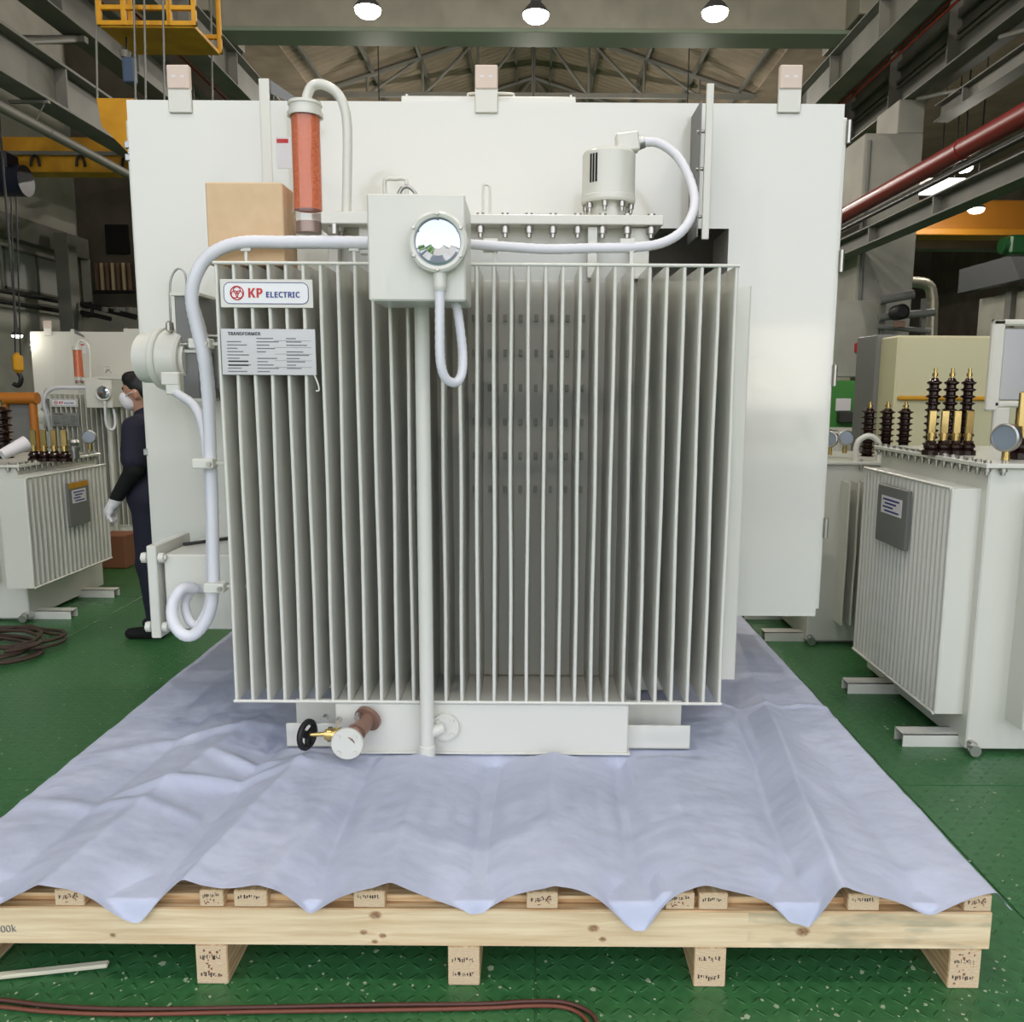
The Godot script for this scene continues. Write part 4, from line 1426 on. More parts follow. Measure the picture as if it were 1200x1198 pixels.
func bay_lamp(at: Vector3, r: float, energy: float, label: String, top := 0.0, dome := 0.55) -> void:   # at: middle of the glowing face
	var t := thing("high_bay_lamp", at, label, "lamp", "round high bay lamps")
	var g := G.new()
	g.lathe(at, Vector3.UP, [Vector2(r, 0), Vector2(r * 1.02, 0.015), Vector2(r * 0.7, r * 0.5), Vector2(r * 0.4, r * 0.8), Vector2(r * 0.4, r * 1.4), Vector2(0, r * 1.4)], 24)
	obj("housing", g, M.dark, t)
	g = G.new()
	g.lathe(at, Vector3.DOWN, [Vector2(r * 0.97, -0.004), Vector2(r * 0.92, r * 0.42 * dome), Vector2(r * 0.7, r * 0.8 * dome), Vector2(r * 0.35, r * 0.96 * dome), Vector2(0, r * dome)], 24)
	var o := obj("glowing_lens", g, M.lamp, t)
	o.cast_shadow = GeometryInstance3D.SHADOW_CASTING_SETTING_OFF
	g = G.new()
	g.cyl(at + Vector3(0, r * 1.4, 0), Vector3(at.x, top if top > 0.0 else at.y + r * 1.4 + 0.35, at.z), 0.012, 0.012, 6)
	obj("hanger", g, M.dark, t)
	var l := OmniLight3D.new()
	l.name = "lamp_light"
	l.position = Vector3(0, -r * 0.7 * dome, 0)
	l.light_color = Color(1.0, 0.97, 0.92)
	l.light_energy = energy
	l.light_size = r * 0.2
	l.omni_range = 60.0
	l.omni_attenuation = 2.0
	l.shadow_enabled = true
	t.add_child(l)

func build_overhead() -> void:
	var g: G
	# crane bridge across the middle bay
	var t := thing("crane_bridge", Vector3(0, 6.36, -12.2), "grey green crane bridge girder spanning the bay behind three round lamps", "crane")
	g = G.new()
	g.span(Vector3(-4.5, 6.40, -12.4), Vector3(4.5, 7.0, -12.0), 0.01)
	obj("box_girder", g, M.bridge, t)
	g = G.new()
	g.span(Vector3(-4.5, 6.345, -12.45), Vector3(4.5, 6.40, -11.95), 0.006)
	obj("bottom_flange", g, mat(Color(0.45, 0.5, 0.43), 0.5), t)
	for s in [-1.0, 1.0]:
		g = G.new()
		g.span(Vector3(s * 4.2, 6.41, -12.9), Vector3(s * 4.5, 6.9, -11.5), 0.01)
		obj("end_carriage", g, M.bridge, t)
	bay_lamp(P(431, 11, 9.6), 0.145, LAMP, "round lit lamp in front of the crane bridge, beside the yellow platform", 9.0)
	bay_lamp(P(628, 17, 9.6), 0.145, LAMP, "round lit lamp in front of the middle of the crane bridge", 10.0)
	bay_lamp(P(838, 14, 9.6), 0.145, LAMP, "round lit lamp in front of the crane bridge, beside the red conductor lines", 9.0)
	bay_lamp(P(1129, 196, 12.4), 0.13, LAMP * 0.5, "small round lit lamp beneath the dark red pipe", 8.5)
	bay_lamp(P(1144, 245, 13.0), 0.12, LAMP * 0.8, "small round lit lamp in front of the orange crane girder", 8.5)
	bay_lamp(P(20, 393, 9.0), 0.055, LAMP * 0.1, "tiny lit work lamp hanging on thin cables at the left", 8.5)
	for k in 6:   # added unseen rows over the foreground, giving light from above
		bay_lamp(Vector3(-2.9 + 2.9 * (k % 3), 7.5, -0.6 if k < 3 else -4.6), 0.2, ADDED_NEAR_LAMP, ["added unseen lamp over the gateway end of the bay, left row", "added unseen lamp over the gateway end of the bay, middle row", "added unseen lamp over the gateway end of the bay, right row", "added unseen lamp right above the tall cabinet, left row", "added unseen lamp right above the tall cabinet, middle row", "added unseen lamp right above the tall cabinet, right row"][k], 8.9)
	for k in 6:   # added lamp rows hidden by the tall cabinet, lighting far floor and roof
		bay_lamp(Vector3(-3.0 + 3.0 * (k % 3), 6.3, -17.1 if k < 3 else -24.3), 0.18, 8.0, ["added hidden lamp down the hall behind the tall cabinet, nearer row, left", "added hidden lamp down the hall behind the tall cabinet, nearer row, middle", "added hidden lamp down the hall behind the tall cabinet, nearer row, right", "added hidden lamp down the hall behind the tall cabinet, farther row, left", "added hidden lamp down the hall behind the tall cabinet, farther row, middle", "added hidden lamp down the hall behind the tall cabinet, farther row, right"][k], 8.385, 1.0)
	# inner runway girders
	long_beam("runway_girder", "grey runway girder on the left under the crane bridge", -4.36, 0.3, 5.84, 6.335, 2.0, -29, M.beam)
	long_beam("runway_girder", "grey runway girder on the right under the crane bridge", 4.36, 0.3, 5.84, 6.335, 2.0, -29, M.beam)
	# right side bundle
	var rb := long_beam("side_girder", "deep grey stiffened girder above the white column", 5.25, 0.36, 5.55, 6.42, 2.0, -29, M.beam)
	for y in [5.86, 5.93, 6.12]:
		g = G.new()
		g.span(Vector3(5.18, y, -29), Vector3(5.22, y + (0.10 if y > 6 else 0.035), 1.5))
		obj("cable_tray", g, M.beam, rb)
	t = thing("conductor_lines", Vector3(4.95, 6.3, -13), "bundle of thin red crane conductor lines along the right girder", "wires")
	for k in 4:
		g = G.new()
		g.cyl(Vector3(4.57 + 0.03 * k, 6.0 - 0.05 * k, 1.0), Vector3(4.57 + 0.03 * k, 6.0 - 0.05 * k, -28), 0.016, 0.016, 6)
		obj("conductor", g, M.redwire, t)
	for k in 10:
		g = G.new()
		g.span(Vector3(4.53, 6.02, -1.0 - k * 2.4), Vector3(4.70, 6.04, -0.96 - k * 2.4))
		obj("insulator_arm", g, M.rubber, t)
	t = long_beam("lower_chord", "slim grey beam below the stiffened girder, ending at the white column", 5.4, 0.2, 5.12, 5.34, 2.0, -11.6, M.beam)
	for k in 5:
		g = G.new()
		g.cyl(Vector3(5.35, 5.33, -3.0 - k * 2.0), Vector3(5.2, 5.51, -3.9 - k * 2.0), 0.03, 0.03, 8)
		obj("brace", g, M.beam, t)
	long_pipe("fire_pipe", "thick dark red pipe running below the girders past the white column", 4.35, 4.03, 0.10, 2.0, -24, M.redpipe)
	long_pipe("black_pipe", "thin black pipe hung under the dark red pipe", 4.36, 3.84, 0.025, 2.0, -24, M.rubber, false)
	long_pipe("grey_pipe", "thin grey pipe between the dark red pipe and grey rail", 4.42, 3.90, 0.025, 2.0, -24, M.beam, false)
	long_beam("steel_rail", "grey rail below the dark red pipe on the right", 4.36, 0.22, 3.44, 3.67, 2.0, -24, M.beam)
	# left side bundle
	long_beam("side_girder", "grey upper girder along the left bay above the bracing", -5.0, 0.3, 5.40, 5.88, 2.0, -29, M.beam)
	t = long_beam("lower_girder", "grey lower girder with wide flanges along the left bay", -5.0, 0.28, 4.44, 4.90, 2.0, -29, M.beam, "beam", 0.03)
	for k in 6:
		g = G.new()
		g.cyl(Vector3(-5.0, 4.90, -4.2 - k * 2.2), Vector3(-5.0, 5.355, -5.3 - k * 2.2), 0.035, 0.035, 8)
		obj("brace", g, M.beam, t)
		g = G.new()
		g.span(Vector3(-5.9, 5.32, -5.36 - k * 2.2), Vector3(-4.9, 5.385, -5.28 - k * 2.2))
		obj("cross_tie", g, M.beam, t)
	t = long_pipe("steel_pipe", "slim grey pipe hung below the lower girder at the left", -5.0, 4.19, 0.05, 2.0, -16.9, M.beam)
	for k in 4:
		g = G.new()
		var z := -6.2 - k * 2.6
		g.span(Vector3(-5.25, 4.40, z - 0.02), Vector3(-4.85, 4.43, z + 0.02))
		g.cyl(Vector3(-4.9, 4.40, z), Vector3(-5.0, 4.23, z), 0.008, 0.008, 6)
		obj("pipe_hanger", g, M.beam, t)
	t = thing("conductor_lines", Vector3(-4.5, 5.9, -10), "bundle of thin red crane conductor lines along the left girder", "wires")
	for k in 3:
		g = G.new()
		g.cyl(Vector3(-4.57 - 0.03 * k, 6.0 - 0.06 * k, 1.0), Vector3(-4.57 - 0.03 * k, 6.0 - 0.06 * k, -28), 0.016, 0.016, 6)
		obj("conductor", g, M.redwire, t)
	# roof trusses and purlins
	for k in 5:
		var z := -13.5 - k * 3.6
		t = thing("roof_truss", Vector3(0, 8.4, z), "grey steel roof truss, number %s counted from the crane bridge" % ["one", "two", "three", "four", "five"][k], "truss", "roof trusses over the middle bay")
		g = G.new()
		g.span(Vector3(-5.2, 8.38, z - 0.05), Vector3(5.2, 8.48, z + 0.05))
		obj("bottom_chord", g, M.beam, t)
		for s in [-1.0, 1.0]:
			g = G.new()
			g.cyl(Vector3(s * 5.2, 8.44, z), Vector3(0, 10.08, z), 0.06, 0.06, 6)
			obj("top_chord", g, M.beam, t)
			for q in 3:
				var x: float = s * (1.3 + q * 1.3)
				g = G.new()
				g.cyl(Vector3(x, 8.42, z), Vector3(x, 10.08 - absf(x) * 0.315, z), 0.035, 0.035, 6)
				obj("post", g, M.beam, t)
				g = G.new()
				g.cyl(Vector3(x, 8.42, z), Vector3(x - s * 1.3, 10.08 - (absf(x) - 1.3) * 0.315, z), 0.035, 0.035, 6)
				obj("diagonal", g, M.beam, t)
		g = G.new()
		g.cyl(Vector3(0, 8.42, z), Vector3(0, 10.08, z), 0.05, 0.05, 6)
		obj("king_post", g, M.beam, t)
	t = thing("purlins", Vector3(0, 8.8, -12), "grey steel purlins running along under the corrugated roof", "purlin")
	for s in [-1.0, 1.0]:
		for q in 5:
			var x: float = s * (0.45 + q * 1.1)
			g = G.new()
			g.span(Vector3(x - 0.03, 10.06 - absf(x) * 0.32, -29.9), Vector3(x + 0.03, 10.16 - absf(x) * 0.32, 2.4))
			obj("purlin", g, M.beam, t)
	# yellow service platform and the plate hung from it
	var n0 := P(117, 30, 8.0)
	var n1 := P(228, 30, 8.0)
	t = thing("service_platform", Vector3((n0.x + n1.x) / 2, n0.y, -8.3), "yellow crane service platform with railings hanging at the upper left", "platform")
	g = G.new()
	g.span(Vector3(n0.x, n0.y - 0.015, -8.62), Vector3(n1.x, n0.y + 0.02, -8.0), 0.004)
	obj("floor_sheet", g, M.yellow, t)
	for q in [[n0.x, -8.0], [n1.x, -8.0], [n0.x, -8.62], [n1.x, -8.62], [lerpf(n0.x, n1.x, 0.26), -8.0], [lerpf(n0.x, n1.x, 0.74), -8.0]]:
		g = G.new()
		g.span(Vector3(q[0] - 0.02, n0.y, q[1] - 0.02), Vector3(q[0] + 0.02, n0.y + 1.0, q[1] + 0.02), 0.003)
		obj("rail_post", g, M.yellow, t)
	for y in [0.0, 0.13, 0.5, 0.98]:
		for z in [-8.0, -8.62]:
			g = G.new()
			g.span(Vector3(n0.x - 0.02, n0.y + y, z - 0.018), Vector3(n1.x + 0.02, n0.y + y + 0.04, z + 0.018), 0.003)
			obj("rail", g, M.yellow, t)
	g = G.new()
	var e0 := P(113, 115, 8.0)
	g.prism(PackedVector2Array([Vector2(0, 0), Vector2(0.36, 0), Vector2(0.36, -0.62), Vector2(0.24, -0.45), Vector2(0.03, -0.24)]), Transform3D(Basis(), e0), -0.04)
	var hp := tag(obj("lifting_plate", g, M.yellow), "yellow steel plate hung on cables beside the tall cabinet", "plate")
	for q in [[111, 56, 117, 8.02], [156, 30, 130, 7.9], [168, 0, 130, 7.8], [190, 0, 130, 7.85], [246, 0, 120, 8.8]]:
		var ca := P(q[0], -60, q[3])
		var cb := P(q[0] + 3, q[2], q[3])
		g = G.new()
		g.cyl(ca, cb, 0.009, 0.009, 6)
		tag(obj("hanging_cable", g, M.midgrey), {111: "thin grey cable holding the yellow lifting plate", 246: "thin grey cable hanging between the yellow platform and the upright bar"}.get(q[0], "thin grey cable hanging in front of the yellow platform railing"), "cable", "cables by the yellow platform")
	t = thing("pendant_control", P(152, 90, 8.2), "blue grey pendant control box hanging under the yellow platform", "control")
	g = G.new()
	g.box(P(152, 83, 8.2), Vector3(0.11, 0.22, 0.08), 0.01)
	obj("body", g, mat(Color(0.25, 0.32, 0.42), 0.5), t)
	g = G.new()
	g.cyl(P(147, 68, 8.2), P(147, 60, 8.2), 0.04, 0.05, 10)
	obj("cap", g, M.beam, t)
	g = G.new()
	g.cyl(P(148, 60, 8.2), P(148, 43, 8.2), 0.008, 0.008, 6)
	obj("cord", g, M.rubber, t)
	# left bay crane
	var y0 := P(70, 204, 12.0).y
	var y1 := P(70, 163, 12.0).y
	t = thing("bay_crane", Vector3(-7.2, y0, -12), "yellow crane girder crossing the left bay with a dark blue hoist", "crane")
	g = G.new()
	g.span(Vector3(-8.9, y0, -12.2), Vector3(-5.15, y1, -11.9), 0.01)
	obj("girder", g, M.yellow, t)
	g = G.new()
	g.span(Vector3(-8.9, (y0 + y1) / 2 - 0.02, -11.86), Vector3(-5.2, (y0 + y1) / 2 + 0.03, -11.84))
	obj("festoon_rail", g, M.beam, t)
	for k in 4:
		g = G.new()
		var xx := -7.4 + k * 0.62
		g.tube(spline([Vector3(xx - 0.06, y0 + 0.06, -11.84), Vector3(xx - 0.04, y0 + 0.17, -11.84), Vector3(xx, y0 + 0.2, -11.84), Vector3(xx + 0.04, y0 + 0.17, -11.84), Vector3(xx + 0.06, y0 + 0.06, -11.84)], 3), 0.018, 6)
		obj("festoon_loop", g, M.rubber, t)
	g = G.new()
	var hc := P(8, 212, 11.6)
	g.cyl(hc - Vector3(0.6, 0, 0), hc + Vector3(0.26, 0, 0), 0.2, 0.2, 18)
	g.box(hc + Vector3(-0.15, 0.2, 0), Vector3(0.5, 0.3, 0.3), 0.02)
	obj("hoist", g, mat(Color(0.07, 0.1, 0.2), 0.4), t)
	# right bay crane
	y0 = P(1100, 275, 14.0).y
	y1 = P(1100, 234, 14.0).y
	t = thing("bay_crane", Vector3(9, y0, -14), "orange yellow crane girder crossing the right bay with a green hoist", "crane")
	g = G.new()
	g.span(Vector3(5.6, y0, -14.3), Vector3(13.6, y1, -14.0), 0.01)
	obj("girder", g, mat(Color(0.66, 0.42, 0.1), 0.5), t)
	g = G.new()
	g.span(Vector3(5.6, y0 - 0.02, -14.4), Vector3(13.6, y0 + 0.08, -13.9), 0.01)
	obj("flange", g, mat(Color(0.75, 0.5, 0.12), 0.5), t)
	g = G.new()
	hc = P(1195, 288, 13.8)
	g.box(hc, Vector3(0.45, 0.3, 0.3), 0.03)
	g.cyl(hc + Vector3(-0.3, 0, 0), hc + Vector3(-0.2, 0, 0), 0.13, 0.13, 14)
	obj("hoist", g, mat(Color(0.12, 0.3, 0.16), 0.4), t)
	g = G.new()
	g.span(Vector3(5.5, P(1100, 292, 15.0).y, -15.3), Vector3(13.8, P(1100, 278, 15.0).y, -15.0), 0.01)
	tag(obj("cross_beam", g, M.beam), "grey cross beam below the orange crane girder in the right bay", "beam")
const LAMP := 0.8
const ADDED_NEAR_LAMP := 4.8

# ---------------------------------------------------------------- further back
func slab(called: String, px0: float, py0: float, px1: float, py1: float, d: float, deep: float, m: Material, parent: Node = null, ch := 0.01) -> MeshInstance3D:   # upright box whose front fills a pixel rectangle d metres off
	var a := P(px0, py0, d)
	var b := P(px1, py1, d)
	var g := G.new()
	g.span(Vector3(a.x, b.y, -d - deep), Vector3(b.x, a.y, -d), ch)
	return obj(called, g, m, parent)

func build_background() -> void:
	var g: G
	# white column on the right and what hangs on it
	var t := thing("column", Vector3(4.9, 0, -12.3), "white painted square column standing between the middle and right bays", "column")
	g = G.new()
	g.span(Vector3(4.56, 0, -12.75), Vector3(5.36, 5.10, -12.0), 0.012)
	obj("shaft", g, M.wall, t)
	g = G.new()
	g.span(Vector3(5.0, 5.1, -12.75), Vector3(5.36, 5.545, -12.0), 0.012)
	obj("upper_shaft", g, M.wall, t)
	g = G.new()
	g.cyl(Vector3(4.62, 0.5, -11.97), Vector3(4.62, 5.0, -11.97), 0.025, 0.025, 8)
	obj("conduit", g, M.midgrey, t)
	t = thing("electrical_cabinet", P(1005, 445, 11.6), "light grey electrical cabinet with a red socket on the white column", "cabinet")
	slab("body", 975, 352, 1026, 442, 11.6, 0.35, M.wall, t)
	var so := slab("red_socket", 1003, 402, 1013, 413, 11.55, 0.05, M.red, t)
	slab("socket_cover", 1005, 404, 1011, 410, 11.53, 0.03, M.dark, so)
	t = thing("column", Vector3(-5.2, 0, -16), "grey steel column standing in the left bay under the grey beam", "column")
	g = G.new()
	g.span(Vector3(-8.55, 0, -15.6), Vector3(-8.3, 4.3, -15.3), 0.01)
	obj("shaft", g, M.beam, t)
	t.position = Vector3(-8.42, 0, -15.45)
	for c in t.get_children():
		c.position = Vector3(0, 0, 0)
	# green machine, board tinted like window glow, beige tank box, framed steel panel
	t = thing("green_machine", P(995, 560, 8.6), "bright green machine housing behind the brown insulators", "machine")
	t.position.y = 0
	world_at[t] = t.position
	var gm := slab("housing", 962, 446, 1023, 640, 8.6, 0.6, M.green, t, 0.02)
	gm.name = "housing"
	slab("paper_sign", 980, 467, 997, 482, 8.58, 0.015, M.paper, t)
	slab("control_shelf", 985, 483, 1012, 496, 8.5, 0.2, M.dark, t)
	var gz := slab("glow_tinted_board", 1018, 444, 1054, 620, 9.3, 0.05, mat(Color(0.9, 0.86, 0.66), 0.6))  # warm glow of a lit window, put into the board's colour
	tag(gz, "board tinted cream for the glow of a lit window, behind the brass terminals next to the green machine", "board")
	t = thing("beige_cabinet", P(1110, 560, 6.3), "large plain beige cabinet behind the brown insulators on the right", "cabinet")
	slab("body", 1053, 393, 1172, 705, 6.3, 0.5, M.cream, t, 0.015)
	slab("lower_rail", 1053, 464, 1172, 470, 6.27, 0.03, M.yellow, t)
	slab("side_panel", 1028, 392, 1053, 560, 6.6, 0.4, M.midgrey, t)
	t = thing("framed_screen", P(1190, 480, 5.0), "brushed steel sheet in a pale frame above the beige cabinet's corner", "screen")
	slab("sheet", 1170, 384, 1235, 470, 5.0, 0.02, M.plate, t)
	slab("frame_stile", 1165, 374, 1171, 482, 4.99, 0.04, M.paint, t)
	slab("frame_rail", 1165, 374, 1235, 382, 4.99, 0.04, M.paint, t)
	slab("frame_rail", 1165, 470, 1235, 478, 4.99, 0.04, M.paint, t)
	slab("frame_leg", 1166, 478, 1171, 640, 4.99, 0.04, M.paint, t)
	# ventilation duct
	g = G.new()
	g.tube(spline([P(1020, 331, 13.2), P(1050, 331, 13.2), P(1075, 331, 13.2), P(1088, 335, 13.2), P(1092, 347, 13.2), P(1092, 380, 13.2), Vector3(P(1092, 470, 13.2).x, 0.0, -13.2)], 6), 0.085, 14, 0.003)
	tag(obj("ventilation_duct", g, M.duct), "pale metal duct bending down beside the white column", "duct")
	t = thing("pipe_rack", P(1060, 400, 11.0), "rack of dark pipes and pumps behind the beige cabinet", "rack")
	for q in [[1030, 372, 1095, 366, 0.05], [1028, 383, 1090, 388, 0.035], [1030, 352, 1070, 345, 0.06]]:
		g = G.new()
		g.cyl(P(q[0], q[1], 11.2), P(q[2], q[3], 11.2), q[4], q[4], 10)
		obj("pipe_run", g, M.midgrey, t)
	g = G.new()
	g.lathe(P(1054, 366, 11.0), Vector3.BACK, [Vector2(0, -0.1), Vector2(0.1, -0.1), Vector2(0.1, 0.08), Vector2(0.07, 0.1), Vector2(0, 0.1)], 16)
	obj("pump_head", g, M.rubber, t)
	for px in [1036, 1084]:
		g = G.new()
		var lg := P(px, 350, 11.25)
		g.span(Vector3(lg.x - 0.03, 0, -11.3), Vector3(lg.x + 0.03, lg.y, -11.24))
		obj("rack_leg", g, M.beam, t)
	slab("junction_box", 1051, 376, 1061, 384, 10.95, 0.1, M.bronze, t)
	# right bay: mezzanine edge beam and wall boards
	t = thing("mezzanine", Vector3(9, 0, -15), "grey mezzanine edge with pale boards in the right bay", "mezzanine")
	g = G.new()
	var m0 := Q(1105, 342, 8.5)
	g.span(Vector3(8.5, m0.y - 0.1, -17), Vector3(8.7, m0.y + 0.36, -8))
	obj("edge_beam", g, mat(Color(0.2, 0.22, 0.25), 0.5), t)
	for k in 5:
		g = G.new()
		g.span(Vector3(9.0, m0.y - 1.3, -10.3 - k * 1.7), Vector3(9.06, m0.y - 0.2, -8.7 - k * 1.7), 0.005)
		obj("board", g, M.wall, t)
	for k in 3:
		g = G.new()
		g.span(Vector3(8.9, 0, -9.0 - k * 3.5), Vector3(9.1, m0.y - 0.1, -8.8 - k * 3.5))
		obj("post", g, M.beam, t)
	# flat lit panel under the right roof
	t = thing("panel_lamp", P(1100, 205, 12.6), "flat bright ceiling panel lamp beside the small lamp under the red pipe", "lamp")
	g = G.new()
	var q0 := P(1088, 212, 12.6)
	g.span(q0 + Vector3(0, 0, -0.9), q0 + Vector3(0.62, 0.04, 0.0))
	obj("frame", g, M.white, t)
	g = G.new()
	g.span(q0 + Vector3(0.03, -0.004, -0.87), q0 + Vector3(0.59, 0.0, -0.03))
	obj("glowing_panel", g, glow(Color(1, 1, 0.98), 4.0), t)
	for q in [[0.42, -0.1], [0.55, -0.8]]:
		g = G.new()
		g.cyl(q0 + Vector3(q[0], 0.04, q[1]), Vector3(q0.x + q[0], 8.5, q0.z + q[1]), 0.008, 0.008, 6)
		obj("hanger_rod", g, M.dark, t)
	var al := AreaLight3D.new()
	al.name = "panel_light"
	al.area_size = Vector2(0.55, 0.8)
	al.light_energy = 1.2
	al.position = world_at[t] * 0 + (q0 + Vector3(0.31, -0.02, -0.45) - world_at[t])
	al.rotation.x = -PI / 2
	al.shadow_enabled = true
	t.add_child(al)
	# left bay: beam on the wall, windows, pipes, partition details
	var w0 := Q(0, 250, -8.9)
	t = thing("wall_beam", Vector3(-8.8, w0.y - 0.5, -11), "grey beam along the left wall above the frosted windows", "beam")
	g = G.new()
	g.span(Vector3(-9.0, w0.y - 0.38, -16.9), Vector3(-8.75, w0.y, -4))
	obj("beam_run", g, M.beam, t)
	for k in 4:
		var wn := G.new()
		var za := -8.0 - k * 2.15
		var ya := Q(0, 337, -8.98).y
		var yb := Q(0, 288, -8.98).y
		wn.span(Vector3(-8.99, ya, za - 1.9), Vector3(-8.95, yb, za), 0.004)
		var wo := struct("window_%d" % (k + 1), wn, mat(Color(0.62, 0.63, 0.62), 0.5))
		wn = G.new()
		for zz in [za - 1.9, za - 0.97, za - 0.04]:
			wn.span(Vector3(-8.95, ya, zz), Vector3(-8.93, yb, zz + 0.04))
		wn.span(Vector3(-8.95, ya, za - 1.9), Vector3(-8.93, ya + 0.04, za))
		wn.span(Vector3(-8.95, yb - 0.04, za - 1.9), Vector3(-8.93, yb, za))
		obj("window_frame", wn, M.beam, wo)
	var py := Q(0, 341, -8.8).y
	long_pipe("wall_pipe", "thin black pipe along the left wall below the windows, upper of two", -8.82, py, 0.03, -4, -16.9, M.rubber, false)
	py = Q(0, 353, -8.8).y
	long_pipe("wall_pipe", "thin black pipe along the left wall below the windows, lower of two", -8.82, py, 0.04, -4, -16.9, M.rubber, false)
	var wd := slab("window_5", 122, 263, 152, 298, 16.95, 0.03, mat(Color(0.05, 0.05, 0.06), 0.2))
	wd.set_meta("kind", "structure")
	t = thing("slatted_vent", P(130, 342, 16.9), "brown slatted vent on the dark partition wall", "vent")
	for k in 7:
		slab("slat", 110 + k * 6.4, 308, 115.4 + k * 6.4, 340, 16.9, 0.05, M.wood_end if k % 2 else M.bronze, t, 0.004)
	slab("sill", 108, 340, 156, 343, 16.85, 0.1, M.rubber, t)
	var lp := slab("wall_board", 94, 303, 108, 354, 16.9, 0.05, M.wall)
	tag(lp, "pale board on the partition next to the brown slatted vent", "board")
	t = thing("valve_manifold", P(135, 372, 15.5), "dark pipe manifold with valves below the brown slatted vent", "pipe")
	for q in [[95, 356, 160, 372, 0.05], [95, 366, 130, 374, 0.04], [108, 354, 108, 372, 0.03]]:
		g = G.new()
		g.cyl(P(q[0], q[1], 15.5), P(q[2], q[3], 15.5), q[4], q[4], 8)
		obj("pipe_run", g, M.rubber, t)
	for k in 3:
		g = G.new()
		g.cyl(P(123 + k * 14, 366, 15.3), P(123 + k * 14, 360, 15.3), 0.06, 0.06, 8)
		obj("valve_cap", g, M.beam, t)
	var bw := slab("lower_board", 94, 360, 165, 392, 16.85, 0.08, M.wall)
	tag(bw, "grey board low on the partition under the dark pipes", "board")
	# yellow hook and orange rail behind the left transformer
	t = thing("crane_hook", P(21, 440, 8.0), "yellow crane hook block hanging on thin cables at the left", "hook")
	g = G.new()
	g.box(P(21, 426, 8.0), Vector3(0.1, 0.2, 0.1), 0.04)
	obj("block", g, M.yellow, t)
	g = G.new()
	g.tube(spline([P(22, 437, 8.0), P(25, 444, 8.0), P(22, 452, 8.0), P(16, 450, 8.0)], 4), 0.022, 8)
	obj("hook", g, M.rubber, t)
	for s in [-3.0, 3.0]:
		g = G.new()
		g.cyl(P(21 + s, 418, 8.0), P(16 + s, 230, 8.0), 0.007, 0.007, 6)
		obj("cable", g, M.rubber, t)
	g = G.new()
	g.cyl(P(-20, 467, 7.6), P(44, 467, 7.6), 0.055, 0.055, 12)
	t = tag(obj("guard_rail", g, mat(Color(0.7, 0.42, 0.12), 0.5)), "orange guard rail behind the left transformer's insulators", "rail")
	for px in [4, 38]:
		var rp := P(px, 467, 7.6)
		g = G.new()
		g.cyl(Vector3(rp.x, 0, rp.z), rp, 0.035, 0.035, 8)
		obj("post", g, mat(Color(0.7, 0.42, 0.12), 0.5), t)
	slab("mesh", -20, 470, 45, 520, 7.62, 0.02, M.midgrey, t)
	g = G.new()
	g.span(Vector3(-8.95, 0, -9.5), Vector3(-8.6, 2.6, -5.5), 0.01)
	tag(obj("tall_cabinet", g, mat(Color(0.55, 0.62, 0.58), 0.5)), "pale green tall cabinet against the left wall behind the hook", "cabinet")

# ---------------------------------------------------------------- on the floor
func F(px: float, py: float, h := 0.0) -> Vector3:
	var r := P(px, py, 1.0) - Vector3(0, EYE, 0)
	return Vector3(0, EYE, 0) + r * ((h - EYE) / r.y)

